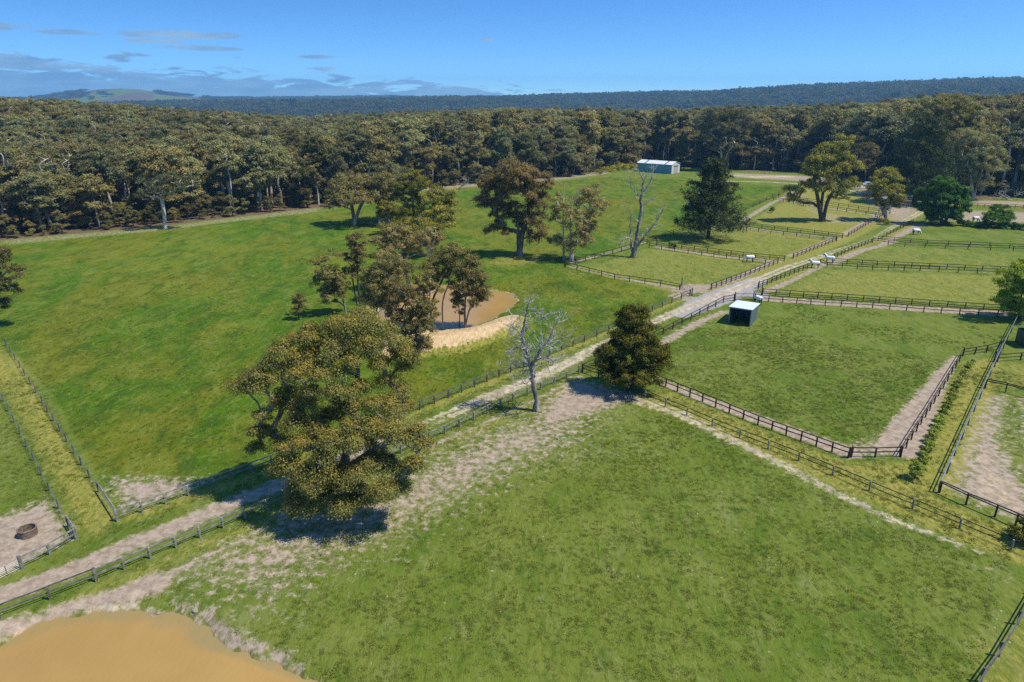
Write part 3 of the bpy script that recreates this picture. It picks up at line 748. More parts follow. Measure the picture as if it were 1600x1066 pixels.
# long steel shed below the forest
A = P(1049,272); L0 = P(995.5,268); ex = (A - L0); ln = ex.length; ex.normalize(); ey = Vector((-ex.y, ex.x, 0))
gw = 8.2; rz = math.atan2(ex.y, ex.x); hw, hr = 4.1, 5.2
shed = thing('machinery_shed', 'long blue sided steel shed with white roof at the forest edge', 'shed', L0, rz)
slab_wall([(0,0,0),(ln,0,0),(ln,0,hw),(0,0,hw)], .08, (0,1,0)).build('side_wall', M['shed_blue'], shed)
slab_wall([(0,gw-.08,0),(ln,gw-.08,0),(ln,gw-.08,hw),(0,gw-.08,hw)], .08, (0,1,0)).build('side_wall', M['shed_blue'], shed)
for x in (.0, ln - .08):
    b = MB(); pr = [(x+.001,.085,0),(x+.001,gw-.085,0),(x+.001,gw-.085,hw),(x+.001,gw/2,hr),(x+.001,.085,hw)]
    q = [(p[0]+.078,p[1],p[2]) for p in pr]
    b.add(pr + q, [(4,3,2,1,0),(5,6,7,8,9)] + [(i,(i+1)%5,(i+1)%5+5,i+5) for i in range(5)])
    b.build('gable_wall', M['shed_pale'], shed)
b = MB(); b.box((ln+.004, 2.0, 0), (ln+.05, 6.3, 3.5)); d = b.build('roller_door', M['door_grey'], shed)
b = MB(); b.box((ln+.052, 2.0, 3.1), (ln+.07, 6.3, 3.5)); b.build('door_gap_shade', M['gap_shade'], d)  # near-black strip, painted shade of the gap at the top of the door
roofs = []
for s in (0, 1):
    y0, y1 = (-.25, gw/2) if s == 0 else (gw/2, gw+.25)
    z0, z1 = (hw-.02, hr+.06) if s == 0 else (hr+.06, hw-.02)
    roofs.append(slab_wall([(-.3,y0,z0),(ln+.3,y0,z0),(ln+.3,y1,z1),(-.3,y1,z1)], .06, (0,0,1)).build('roof', M['shed_roof'], shed))
for fx in (.2, .78):
    slab_wall([(ln*fx,-.26,hw+.045),(ln*fx+.8,-.26,hw+.045),(ln*fx+.8,gw/2-.05,hr+.125),(ln*fx,gw/2-.05,hr+.125)], .012, (0,0,1)).build('skylight', M['skylight'], roofs[0])
b = MB(); b.box((ln-.16,-.08,0),(ln+.02,-.004,hw)); b.build('corner_flashing', M['shed_pale'], shed)
b = MB(); b.box((-.3,-.36,hw-.16),(ln+.3,-.26,hw-.03)); b.build('gutter', M['shed_pale'], shed)

# green shed at the edge of the yards
A = P(1603,545)
gs = thing('garden_shed', 'dark green metal shed behind the steel topped fence', 'shed', A, math.radians(-8))
for nm, q, n in (('wall', [(0,0,0),(3,0,0),(3,0,2.2),(0,0,2.2)], (0,1,0)), ('wall', [(0,.08,0),(0,3,0),(0,3,2.2),(0,.08,2.2)], (1,0,0)), ('wall', [(3,.08,0),(3,3,0),(3,3,2.2),(3,.08,2.2)], (-1,0,0)), ('wall', [(.07,2.92,0),(2.93,2.92,0),(2.93,2.92,2.2),(.07,2.92,2.2)], (0,1,0))):
    slab_wall(q, .06, n).build(nm, M['green_metal'], gs)
M['pale_green_roof'] = corrugated('pale_green_roof', (.10, .30, .22), (.14, .36, .27), .5, 'X', 1.4)
slab_wall([(-.2,-.25,2.22),(3.2,-.25,2.22),(3.2,1.5,2.75),(-.2,1.5,2.75)], .06, (0,0,1)).build('roof', M['pale_green_roof'], gs)
slab_wall([(-.2,1.5,2.75),(3.2,1.5,2.75),(3.2,3.2,2.22),(-.2,3.2,2.22)], .06, (0,0,1)).build('roof', M['pale_green_roof'], gs)
b = MB(); b.box((1.0,-.03,0),(2.0,-.004,1.9)); b.build('door', M['pale_green_roof'], gs)

# steel ring in the bare pen
c = P(44.5,836)
ring = thing('steel_ring', 'rusty round steel ring lying on the bare pale soil of the pen', 'ring', c)
def ring_mesh(ro, ri, h, n=48):
    b = MB(); v = []
    for k in range(n):
        a = 2*PI*k/n; cs, sn = math.cos(a), math.sin(a)
        v += [(ro*cs,ro*sn,0),(ro*cs,ro*sn,h),(ri*cs,ri*sn,h),(ri*cs,ri*sn,0)]
    f = []
    for k in range(n):
        q, w = 4*k, 4*((k+1) % n)
        f += [(q,w,w+1,q+1),(q+1,w+1,w+2,q+2),(q+2,w+2,w+3,q+3)]
    return b.add(v, f)
R = 13.0 / ppm(c)
ring_mesh(R, R - .05, .62).build('side_wall', M['rusty'], ring, smooth_shade=False)
ring_mesh(R + .03, R - .07, .05).build('rolled_edge', M['rusty'], ring, loc=(0, 0, .62))
M['ash'] = mat_plain('ash', (.30, .23, .17), (.40, .32, .25), 3, .95)
b = MB(); b.add([(0,0,.10)] + [((R-.06)*math.cos(2*PI*k/32),(R-.06)*math.sin(2*PI*k/32),.05) for k in range(32)], [(0,k+1,(k+1)%32+1) for k in range(32)])
b.build('soil_fill', M['ash'], ring)

# ------------------------------------------------------------------ horses in white rugs
def horse_mesh(graze):
    v, e, r = [], [], []
    def n(p, rad, par=None):
        v.append(p); r.append(rad)
        if par is not None: e.append((par, len(v) - 1))
        return len(v) - 1
    pel = n((-.62,0,1.22), .27); mid = n((-.1,0,1.17), .30, pel); ch = n((.45,0,1.17), .27, mid)
    if graze: nk = [((.75,0,1.08),.19),((1.02,0,.72),.13),((1.2,0,.42),.115),((1.26,0,.2),.09),((1.27,0,.05),.06)]
    else: nk = [((.72,0,1.38),.19),((.95,0,1.66),.13),((1.06,0,1.80),.12),((1.24,0,1.70),.095),((1.42,0,1.55),.06)]
    q = ch
    for p, rad in nk: q = n(p, rad, q)
    hd = len(v) - 3
    for s in (-1, 1):
        ep = Vector(v[hd]); n((ep.x-.03, s*.07, ep.z+.16), .025, hd)
    for s in (-1, 1):
        q = pel
        for p, rad in (((-.68,s*.16,.98),.17),((-.60,s*.17,.74),.12),((-.80,s*.16,.52),.075),((-.76,s*.16,.22),.05),((-.72,s*.16,.10),.055),((-.68,s*.16,.03),.065)): q = n(p, rad, q)
        q = ch
        k = .1 * s if graze else .04 * s
        for p, rad in (((.45,s*.16,.92),.13),((.46+k*.3,s*.16,.62),.085),((.46+k,s*.16,.48),.06),((.46+k,s*.16,.20),.045),((.49+k,s*.16,.10),.05),((.52+k,s*.16,.03),.062)): q = n(p, rad, q)
    q = pel
    for p, rad in (((-.94,0,1.2),.06),((-1.02,0,.9),.07),((-1.0,0,.5),.04)): q = n(p, rad, q)
    me = bpy.data.meshes.new('horse_body'); me.from_pydata(v, e, []); me.update()
    o = bpy.data.objects.new('horse_body', me); col.objects.link(o)
    sk = o.modifiers.new('skin', 'SKIN'); sk.use_smooth_shade = True
    ss = o.modifiers.new('sub', 'SUBSURF'); ss.levels = 1
    for i, d in enumerate(me.skin_vertices[0].data): d.radius = (r[i], r[i]); d.use_root = (i == 0)
    dg = bpy.context.evaluated_depsgraph_get(); dg.update()
    out = bpy.data.meshes.new_from_object(o.evaluated_get(dg)); out.name = 'horse_body'
    bpy.data.objects.remove(o); out.materials.clear(); out.materials.append(M['horse_coat'])
    return out
def rug_mesh(graze):
    """a draped cloth: half rounds over the back with skirts hanging to above the knees, and a hood along the neck"""
    b = MB()
    def loft(st, hang):
        n = 11; base = len(b.v)
        for (x, z, w, d) in st:                      # ridge point, half width, direction (along)
            dx, dz = d; ux, uz = -dz, dx             # up, square to the spine
            for k in range(n):
                t = k / (n - 1) * 2 - 1              # -1 .. 1
                a = abs(t); sg = 1 if t > 0 else -1
                if a < .55: ang = a / .55 * PI / 2; yy, dn = w * math.sin(ang), w * .75 * (1 - math.cos(ang))
                else: yy, dn = w * (1 + .06 * (a - .55)), w * .75 + (a - .55) / .45 * hang
                b.v.append((x - ux * dn, sg * yy, z - uz * dn))
        for i in range(len(st) - 1):
            for k in range(n - 1):
                q = base + i * n + k; b.f.append((q, q+1, q+n+1, q+n))
    loft([(-1.0,1.36,.12,(1,0)),(-.93,1.48,.24,(1,0)),(-.7,1.54,.33,(1,0)),(-.35,1.52,.36,(1,0)),(0,1.50,.37,(1,0)),(.35,1.51,.35,(1,0)),(.6,1.50,.31,(1,0)),(.74,1.42,.24,(1,0))], .30)
    if graze: loft([(.55,1.46,.27,(.8,-.6)),(.82,1.28,.2,(.65,-.76)),(1.06,.92,.16,(.55,-.83)),(1.26,.62,.15,(.5,-.87)),(1.34,.42,.13,(.4,-.9))], .12)
    else: loft([(.45,1.56,.27,(.75,.66)),(.62,1.74,.2,(.7,.71)),(.82,1.90,.16,(.65,.76)),(.98,1.98,.13,(.8,.6)),(1.14,1.94,.11,(.8,-.6))], .14)
    me = bpy.data.meshes.new('rug'); me.from_pydata(b.v, [], b.f); me.update()
    me.polygons.foreach_set('use_smooth', [True] * len(me.polygons)); me.materials.append(M['rug'])
    return me
HM = {g: (horse_mesh(g), rug_mesh(g)) for g in (False, True)}
def horse(label, foot, heading, graze, s=1.0):
    p = P(*foot); p.z = gz1(p.x, p.y)
    t = thing('horse', label, 'horse', p, math.radians(heading), 'horses in white rugs'); t.scale = (s,) * 3
    b_, r_ = HM[graze]; obj('horse_body', b_, parent=t); r = obj('rug', r_, parent=t)
    so = r.modifiers.new('thick', 'SOLIDIFY'); so.thickness = .02
horse('grazing white rugged horse in the paddock of the tall bare dead tree', (1170,410), 172, True, 1.02)
horse("white rugged horse at the fence corner, nearer of the two by the track", (1272,419), 168, False, .98)
horse('white rugged horse standing behind the fence end, farther of the two by the track', (1295,411), 150, False, 1.02)
horse('white rugged horse seen end on, standing at the fence behind the shelter', (1184,475.5), 102, True, 1.0)
horse('white rugged horse grazing in the far right paddock near the bright green tree', (1431,367), 3, True, 1.05)
horse('white rugged horse behind the low hedge near the small green tree', (1524,347), 8, True, 1.05)

# pale car half hidden under the trees by the forest
cp = P(1357,291); car = thing('parked_car', 'pale car parked under the trees by the far brown fence', 'car', cp, math.radians(8))
M['car_paint'] = mat_plain('car_paint', (.66, .68, .70), (.72, .74, .76), 1, .25, 0, .6); M['glass'] = mat_plain('glass', (.02, .025, .03), (.03, .035, .04), 1, .08, 0, .8); M['tyre'] = mat_plain('tyre', (.012, .012, .012), (.02, .02, .02), 2, .8)
prof = [(-2.2,.35),(-2.25,.75),(-2.1,.95),(-1.9,1.02),(-1.55,1.55),(-.9,1.68),(.35,1.66),(.75,1.5),(1.15,1.06),(1.95,.92),(2.2,.75),(2.22,.4)]
b = MB(); ws = [.80 if z < 1.1 else .66 for _, z in prof]; n = len(prof)
b.add([(x, -w, z) for (x, z), w in zip(prof, ws)] + [(x, w, z) for (x, z), w in zip(prof, ws)], [tuple(range(n)), tuple(range(2*n-1, n-1, -1))] + [(i, i+n, (i+1) % n + n, (i+1) % n) for i in range(n)])
b.build('body', M['car_paint'], car)
b = MB(); b.add([(.79,-.6,1.5),(.79,.6,1.5),(1.17,.68,1.08),(1.17,-.68,1.08)], [(0,1,2,3)]); b.v = [(x+.02, y, z+.02) for x, y, z in b.v]; b.build('windscreen', M['glass'], car)
for s in (-1, 1):
    b = MB(); b.add([(-1.6,s*.81,1.1),(-1.35,s*.70,1.5),(.5,s*.70,1.5),(.9,s*.81,1.1)], [(0,1,2,3)]); b.build('side_window', M['glass'], car)
    for x in (-1.4, 1.4):
        b = MB(); b.tube([(x, s*.62, .33), (x, s*.84, .33)], .33, 16); w_ = b.build('wheel', M['tyre'], car)
        b = MB(); b.tube([(x, s*.842, .33), (x, s*.85, .33)], .19, 12); b.build('rim', M['steel'], w_)

# stones on the pond shores
def rock(p, s, label, grp):
    me = bpy.data.meshes.new('rock'); import bmesh
    bm = bmesh.new(); bmesh.ops.create_icosphere(bm, subdivisions=2, radius=1)
    for v in bm.verts: v.co *= 1 + rnd.uniform(-.22, .22)
    bm.to_mesh(me); bm.free()
    o = obj('rock', me, M['stone']); o.location = (p.x, p.y, gz1(p.x, p.y) + s * .15); o.scale = (s * rnd.uniform(.8, 1.4), s * rnd.uniform(.7, 1.1), s * rnd.uniform(.45, .7))
    o.rotation_euler = (0, 0, rnd.uniform(0, 6)); tag(o, label, 'rock', grp)
for i in range(26):
    t = i / 25; x = 752 + 54 * t + rnd.uniform(-1, 1); y = 455.5 + 6 * t ** 1.4 + rnd.uniform(-.5, .5)
    rock(P(x, y), rnd.uniform(.18, .42), 'brown rock in the line along the far shore of the pond behind the gums', 'rocks on the far pond shore')
for i in range(34):
    t = rnd.random(); x = 205 + 45 * t + rnd.uniform(-3, 3); y = 955 - 1.5 * t + rnd.uniform(-5, 4)
    rock(P(x, y), rnd.uniform(.05, .16), 'small pale rock on the muddy shore of the near pond', 'rocks on the near pond shore')
for (x, y, s) in [(304, 950, .2), (259, 951, .12), (322, 990, .16), (343, 949, .1)]:
    rock(P(x, y), s, 'lone dark stone on the pale bank of the near pond', 'stones on the pale pond bank')
# ------------------------------------------------------------------ trees
def tubes_np(chains, sides):
    """chains: list of (points n x 3, radii n); returns verts, quads"""
    V, Q, n0 = [], [], 0
    for pts, rad in chains:
        pts = np.asarray(pts, float); rad = np.asarray(rad, float); n = len(pts)
        k = sides if rad.max() > .05 else max(4, sides - 3)
        d = np.gradient(pts, axis=0); d /= np.linalg.norm(d, axis=1)[:, None] + 1e-9
        ref = np.array([1., 0, 0]) if abs(d[0, 0]) < .8 else np.array([0, 1., 0])
        ang = np.arange(k) * 2 * PI / k
        for i in range(n):
            a = ref - d[i] * ref.dot(d[i]); a /= np.linalg.norm(a) + 1e-9; ref = a; b = np.cross(d[i], a)
            V.append(pts[i] + rad[i] * (np.cos(ang)[:, None] * a + np.sin(ang)[:, None] * b))
        i = np.arange(n - 1)[:, None] * k; j = np.arange(k)[None, :]
        a0 = n0 + (i + j).ravel(); a1 = n0 + (i + (j + 1) % k).ravel()
        Q.append(np.stack([a0, a1, a1 + k, a0 + k], 1)); n0 += n * k
    return np.concatenate(V), np.concatenate(Q)

def grow(stems, targets, r0, rng, rmin=.02, wig=.12, up=.25, expo=.5, flare=1.35):
    """stems: trunk polylines from the ground; each target is reached by a limb from the nearest fitting node"""
    pos, par = [], []
    for st in stems:
        st = densify(st, 4, closed=False); prev = -1
        for p in st:
            pos.append(np.array(p, float)); par.append(prev); prev = len(pos) - 1
    nst = len(pos); P0 = np.array(pos[0])
    z_lo = min(p[2] for p in pos) + .22 * (max(p[2] for p in pos) - min(p[2] for p in pos))
    tg = sorted(targets, key=lambda c: np.linalg.norm(np.asarray(c) - P0) + rng.uniform(0, 1.5))
    for c in tg:
        c = np.asarray(c, float); A = np.array(pos); d = c - A
        hz = np.hypot(d[:, 0], d[:, 1]); L = np.linalg.norm(d, axis=1)
        cost = L + np.maximum(0, hz * up - d[:, 2]) * 1.6 + np.where(A[:, 2] < z_lo, 6, 0)
        i = int(np.argmin(cost)); L = L[i]
        n = max(2, int(L / .9)); q = i; p0 = A[i]
        side = rng.normal(0, 1, 3); side -= side.dot(d[i]) * d[i] / (L * L + 1e-6); bow = rng.uniform(-1, 1) * wig * L
        for k in range(1, n + 1):
            t = k / n
            p = p0 + (c - p0) * t + side * bow * math.sin(PI * t) * .6 + np.array([0, 0, math.sin(PI * t) * L * .06]) + rng.normal(0, .035 * min(L, 3), 3) * (k < n)
            pos.append(p); par.append(q); q = len(pos) - 1
    n = len(pos); cnt = np.zeros(n); kids = [[] for _ in range(n)]
    for i in range(n - 1, -1, -1):
        if not kids[i]: cnt[i] = 1
        if par[i] >= 0: kids[par[i]].append(i); cnt[par[i]] += cnt[i]
    tot = max(cnt[i] for i in range(n) if par[i] < 0)
    rad = np.maximum(rmin, r0 * (cnt / tot) ** expo)
    for i in range(nst):                                   # taper and root flare of the stems
        zz = pos[i][2] - P0[2]
        rad[i] *= 1 + (flare - 1) * math.exp(-max(zz, 0) / (r0 * 2.2))
    chains, stack = [], [i for i in range(n) if par[i] < 0]
    stack = [(i, None) for i in stack]
    while stack:
        i, st = stack.pop(); pts, rr = [], []
        if st is not None: pts.append(pos[st]); rr.append(min(rad[st] * .9, rad[i] * 1.25))
        while True:
            pts.append(pos[i]); rr.append(rad[i])
            if not kids[i]: break
            ks = sorted(kids[i], key=lambda k: -cnt[k])
            for k in ks[1:]: stack.append((k, i))
            i = ks[0]
        if len(pts) > 1:
            rr[-1] = min(rr[-1], rmin * .6) if True else rr[-1]
            chains.append((np.array(pts), np.array(rr)))
    return chains

def leaf_cloud(clusters, per, size, rng, spray=9, droop=.5, flat=.75, aspect=.58, tipk=1.0, shell=.55):
    """clusters: (x, y, z, r); leaves hang in sprays near the outside of each clump"""
    C, T = [], []
    for (x, y, z, r) in clusters:
        u = rng.normal(0, 1, (spray, 3)); u /= np.linalg.norm(u, axis=1)[:, None]; u[:, 2] = np.abs(u[:, 2]) * 1.1 - .35
        rr = r * (shell + (1 - shell) * rng.random(spray))
        sc = np.array([x, y, z]) + u * rr[:, None] * np.array([1, 1, flat])
        n = max(3, int(per / spray))
        p = np.repeat(sc, n, 0) + rng.normal(0, 1, (spray * n, 3)) * r * np.array([.25, .25, .19])
        C.append(p)
        T.append(np.clip(((p[:, 2] - z) / (r * flat) + .1) * .75, 0, 1) * tipk * rng.uniform(.25, 1.15))
    C = np.concatenate(C); T = np.concatenate(T); n = len(C)
    cen = np.repeat(np.array([c[:3] for c in clusters]), len(C) // len(clusters), 0)
    nrm = C - cen; nrm /= np.linalg.norm(nrm, axis=1)[:, None] + 1e-6
    nrm = nrm * .9 + rng.normal(0, .5, (n, 3)) + np.array([0, 0, .35]); nrm /= np.linalg.norm(nrm, axis=1)[:, None]
    d = rng.normal(0, 1, (n, 3)); d[:, 2] -= droop * 1.2
    d -= nrm * (d * nrm).sum(1)[:, None]; d /= np.linalg.norm(d, axis=1)[:, None] + 1e-6
    s = np.cross(nrm, d)
    L = size * rng.uniform(.6, 1.4, n)[:, None] * .5; Wd = L * aspect
    fold = np.cross(d, s) * Wd * .35
    V = np.stack([C - d * L, C + s * Wd + fold, C + d * L, C - s * Wd + fold], 1).reshape(-1, 3)
    Q = np.arange(4 * n).reshape(n, 4)
    return V, Q, np.repeat(np.clip(T, 0, 1), 4)

def fill(lobes, cr, rng, jit=.25, dens=1.0, under=.35):
    """clumps of radius ~cr over the surface of ellipsoidal lobes (cx, cy, cz, rx, ry, rz)"""
    out = []
    for (x, y, z, rx, ry, rz) in lobes:
        k = max(1, int(dens * 2.6 * (rx * ry + rx * rz + ry * rz) / 3 / (cr * cr)))
        i = np.arange(k) + .5; ph = np.arccos(1 - 2 * i / k); th = PI * (1 + 5 ** .5) * i + rng.uniform(0, 6)
        for a, b in zip(ph, th):
            cz = math.cos(a)
            if cz < -.2 and rng.random() > under: continue
            f = rng.uniform(.55, .92); j = rng.normal(0, jit * cr, 3)
            out.append((x + rx * f * math.sin(a) * math.cos(b) + j[0], y + ry * f * math.sin(a) * math.sin(b) + j[1], z + rz * f * cz + j[2], cr * rng.uniform(.65, 1.3)))
    return out

def make_tree(name, label, cat, base, stems, lobes, leaf, bark, r0, cr, per, size, seed, group=None, dens=1.3, sides=8, up=.25, grow_all=True, **lk):
    """base: ground point; stems and lobes in world coordinates"""
    rng = np.random.default_rng(seed); o = np.array(base)
    cl = fill([(l[0]-o[0], l[1]-o[1], l[2]-o[2], *l[3:]) for l in lobes], cr, rng, dens=dens)
    cl = [c for c in cl if c[2] > .3]
    st = [np.array(s) - o for s in stems]
    root = thing(name, label, cat, tuple(base), group=group)
    per = int(per * 2.6); size = size * .8
    tg = [c[:3] for c in cl] if grow_all else [c[:3] for c in cl[::2]]
    V, Q = tubes_np(grow(st, tg, r0, rng, up=up), sides)
    obj('trunk', mesh_np('trunk', V, Q, smooth_shade=True), M[bark], root)
    V, Q, T = leaf_cloud(cl, per, size, rng, **lk)
    obj('crown', mesh_np('crown', V, Q, attrs={'tip': T}), LEAF[leaf], root)
    return root

def px_tree(name, label, base, stem_px, lobes_px, leaf, bark, r0, cr, per, size, seed, cat='tree', depth=.9, dy=None, group=None, **k):
    """base, stems and crown lobes measured on the photo; lobes (px, py, rx, ry[, metres nearer(-)/farther(+)])"""
    b = P(*base); b.z = gz1(b.x, b.y); s = ppm(b); rng = random.Random(seed)
    stems = []
    for st in stem_px:
        pts = [np.array(b) + (0, 0, -.25)] if len(st[0]) < 3 or True else []
        first = P(*st[0][:2]); pts = [np.array((first.x, first.y, -.3)), np.array((first.x, first.y, .15))]
        for q in st[1:]:
            pts.append(np.array(PT(q[0], q[1], first.y + (q[2] if len(q) > 2 else 0))))
        stems.append(pts)
    lobes = []
    for l in lobes_px:
        o = l[4] if len(l) > 4 else rng.uniform(-.35, .35) * l[2] / s * 1.5
        c = PT(l[0], l[1], b.y + o); sc = ppm(c)
        lobes.append((c.x, c.y, c.z, l[2] / sc, l[2] / sc * depth, l[3] / sc))
    return make_tree(name, label, cat, b, stems, lobes, leaf, bark, r0, cr, per, size, seed, group=group, **k)

# the broad olive gum over the track
px_tree('gum_tree', 'broad olive gum with orange tipped leaves beside the track', (528,778),
  [[(528,778),(532,735),(548,680),(556,620,1),(560,560,2)], [(528,778),(520,730),(495,690,-1),(470,640,-1)], [(528,778),(545,735,-1),(580,705,-3),(610,690,-3)]],
  [(548,512,46,30,2),(498,532,42,32,2),(598,537,40,32,2),(452,560,40,34,1),(555,558,46,38,0),(618,578,28,34,1),(422,590,34,28,0),(392,600,26,20,0),(372,604,12,10,0),(505,590,46,38,-1),
   (438,640,34,44,0),(424,695,22,34,0),(560,622,40,30,-1),(612,628,26,24,0),(478,690,44,34,-3),(538,692,46,36,-4),(594,690,40,32,-4),(638,690,24,28,-4),(658,672,12,16,-4),(452,738,32,30,-4),
   (515,745,44,28,-5),(574,748,40,26,-5),(618,740,26,26,-4),(640,575,12,18,1),(408,655,12,18,0),(455,772,24,18,-4),(560,784,38,18,-5),(615,772,22,16,-5),(505,785,32,14,-5),(535,652,44,26,0),(475,640,30,24,-1),(590,655,24,16,-2),(470,788,24,14,-5),(640,735,18,22,-5),(592,715,30,22,-3),(540,798,30,12,-5)],
  'big', 'gum_bark', .50, 1.05, 700, .20, 11, spray=16, depth=.8, sides=10, dens=1.05, aspect=.48, tipk=1.0)
# rounded dark tree
px_tree('wattle_tree', 'rounded dark green tree with golden tips by the fence corner', (985,607), [[(985,607),(987,575),(990,520)], [(985,607),(975,575),(960,540)], [(985,607),(1000,570),(1015,540)]],
  [(988,552,46,48,0),(990,510,30,28,0),(960,565,24,34,-1),(1018,565,24,34,-1),(985,588,42,18,-2),(990,490,16,14,0),(945,560,12,26,0),(1032,560,12,26,0)],
  'round', 'dark_bark', .34, .85, 260, .24, 12, spray=9, droop=.1, dens=1.5, aspect=.5, tipk=1.3)
# pine
def pine(label, base, top_px, half_px, seed, leaf='pine', n_tier=13, per=130, size=.5, cone=.8):
    rng = np.random.default_rng(seed); b = P(*base); b.z = gz1(b.x, b.y)
    top = PT(top_px[0], top_px[1], b.y); h = top.z - b.z; R = half_px / ppm(b)
    root = thing('pine_tree', label, 'tree', b)
    stem = [np.array((0, 0, -.3)), np.array((0, 0, .2)), np.array((.1, 0, h * .4)), np.array((.15, .1, h * .75)), np.array((0, 0, h * .97))]
    cl = []
    for i in range(n_tier):
        t = (i + .5) / n_tier; z = h * (.12 + .86 * t); rr = R * (1 - t ** 1.7 * cone) * rng.uniform(.78, 1.1)
        k = int(5 + 5 * (1 - t))
        for j in range(k):
            a = 2 * PI * (j + rng.random() * .7) / k + i; f = rng.uniform(.72, 1.05)
            for q in (.45, .78, 1.0):
                if rng.random() < .12: continue
                cl.append((rr * f * q * math.cos(a) + rng.normal(0, .2), rr * f * q * math.sin(a) + rng.normal(0, .2), z + (q - .5) * .7 + rng.normal(0, .25), R * .19 * rng.uniform(.75, 1.25) * (1.15 - .35 * t)))
    cl.append((0, 0, h * .985, R * .13))
    V, Q = tubes_np(grow([stem], [c[:3] for c in cl], h * .024, rng, up=.0, wig=.05, rmin=.03), 8)
    obj('trunk', mesh_np('trunk', V, Q, smooth_shade=True), M['dark_bark'], root)
    V, Q, T = leaf_cloud(cl, per, size, rng, spray=7, droop=-.1, flat=.6, aspect=.3, tipk=1.0)
    obj('crown', mesh_np('crown', V, Q, attrs={'tip': T}), LEAF[leaf], root)
pine('dark conifer with layered boughs at the paddock corner, beside the tall bare dead tree', (1106,374), (1105,248), 53, 5, per=150)
pine('tall dark pine towering behind the bright green tree', (1428,318), (1437,183), 58, 6, n_tier=14, per=130, size=.6, cone=.75)
pine('dark narrow conifer at the forest edge just behind the shed', (1062,266), (1056,205), 13, 8, n_tier=9, per=70, size=.6, cone=.7)

G = 'gum_bark'; PB = 'pale_bark'
px_tree('gum_tree', 'large spreading gum with rust brown crown standing alone in the big paddock', (812,400), [[(812,400),(811,370),(808,345),(803,318)], [(811,399),(816,365),(826,335)]],
  [(802,272,38,20),(765,290,26,22),(840,288,24,24),(800,305,42,26),(760,318,18,18),(838,320,20,26),(790,335,26,20),(825,350,24,22),(780,362,20,14),(840,372,14,12),(815,275,30,18)],
  'rust', G, .62, 1.35, 190, .36, 21, spray=10)
px_tree('gum_tree', 'open ragged gum with two pale trunks beside the fence corner', (886,407), [[(881,407),(880,350),(881,300),(882,287)], [(893,408),(892,350),(894,320),(906,292)]],
  [(915,315,24,22),(935,325,18,16),(900,345,22,20),(918,355,20,22),(905,375,24,18),(880,330,14,18),(868,315,14,14),(922,300,16,10),(862,340,12,10),(890,388,16,10),(868,375,16,10)],
  'gum', PB, .42, 1.1, 110, .34, 22, dens=1.0, spray=8)
px_tree('gum_tree', 'spreading gum at the far side of the big paddock, nearest to the bare forest margin', (554,353), [[(554,353),(552,335),(548,315)], [(554,353),(562,325),(575,305)]],
  [(540,290,30,16),(570,292,30,20),(525,302,18,12),(555,312,34,16),(590,305,20,18),(520,322,12,10),(600,285,20,14)], 'gum', G, .5, 1.4, 150, .42, 23)
px_tree('gum_tree', 'grey green dense gum behind the golden topped gums', (606,347), [[(606,347),(605,320),(606,290)]],
  [(610,275,26,18),(590,290,22,20),(630,285,24,18),(606,300,32,22)], 'grey', G, .5, 1.4, 160, .42, 24)
px_tree('gum_tree', 'golden topped gum with a pale trunk, next to the shaded gum in the big paddock', (592,354), [[(592,354),(594,340),(602,328)]],
  [(606,328,20,10),(622,338,16,12),(600,338,14,8)], 'yellow', PB, .36, 1.1, 150, .36, 25)
px_tree('gum_tree', 'tall golden topped gum in the clump above the pond', (648,368), [[(648,368),(647,340),(645,310)]],
  [(645,280,20,12),(628,295,18,14),(660,290,18,12),(640,312,26,16),(640,335,24,16)], 'yellow', PB, .42, 1.2, 150, .36, 26)
px_tree('gum_tree', 'broad golden topped gum on the open side of the clump above the pond', (682,372), [[(682,372),(684,345),(682,318)]],
  [(690,305,22,12),(672,315,20,14),(700,325,16,16),(684,338,30,18),(695,352,20,10),(665,345,18,14)], 'yellow', G, .45, 1.25, 165, .36, 27)
px_tree('gum_tree', 'dense olive gum behind the pale trunked gums above the pond', (655,400), [[(655,400),(654,375),(652,350)]],
  [(640,355,30,12),(670,358,22,12),(655,375,26,18),(610,360,18,8)], 'yellow', G, .36, 1.1, 150, .34, 28)
# around the pond
PG = None
px_tree('gum_tree', 'slender two stemmed gum at the open end of the pond clump', (563,489), [[(563,489),(560,450),(557,400),(555,385)], [(560,488),(553,450),(549,415)]],
  [(556,376,16,16),(558,390,15,12),(549,408,15,15),(560,420,12,12),(545,425,10,12)], 'gum', 'dark_bark', .17, .62, 130, .22, 31, dens=.95)
px_tree('gum_tree', 'leaning brown gum left standing furthest out in the grass beside the pond', (541,492), [[(541,492),(535,465),(524,440)]],
  [(499,409,11,10),(517,402,12,10),(515,430,22,17),(505,440,17,17),(528,445,17,17),(518,460,22,17),(492,450,6,11)], 'gum', 'gum_bark', .18, .72, 150, .23, 32, dens=.95)
px_tree('gum_tree', 'little dark sapling alone in the grass behind the broad olive gum', (467,500), [[(467,500),(466,485),(465,470)]], [(465,467,11,11),(466,480,11,11)], 'gum', 'dark_bark', .10, .5, 130, .2, 33, dens=.95)
px_tree('gum_tree', 'leaning pale trunked gum on the far bank of the pond', (641,454), [[(641,454),(634,425),(625,395),(618,380)], [(640,453),(632,420),(640,390)]],
  [(620,362,22,11),(600,378,20,11),(640,372,22,12),(618,385,32,15),(648,392,15,10),(588,385,10,10)], 'gum', PB, .30, .8, 130, .27, 34, dens=.95)
px_tree('gum_tree', 'tall straight pale trunked gum between pond and clump', (673,459), [[(673,459),(672,420),(674,390),(680,372)], [(673,459),(672,405),(665,385)]],
  [(672,366,22,10),(658,376,15,10),(686,374,12,10),(675,385,17,12)], 'gum', PB, .26, .75, 110, .25, 35, dens=.95)
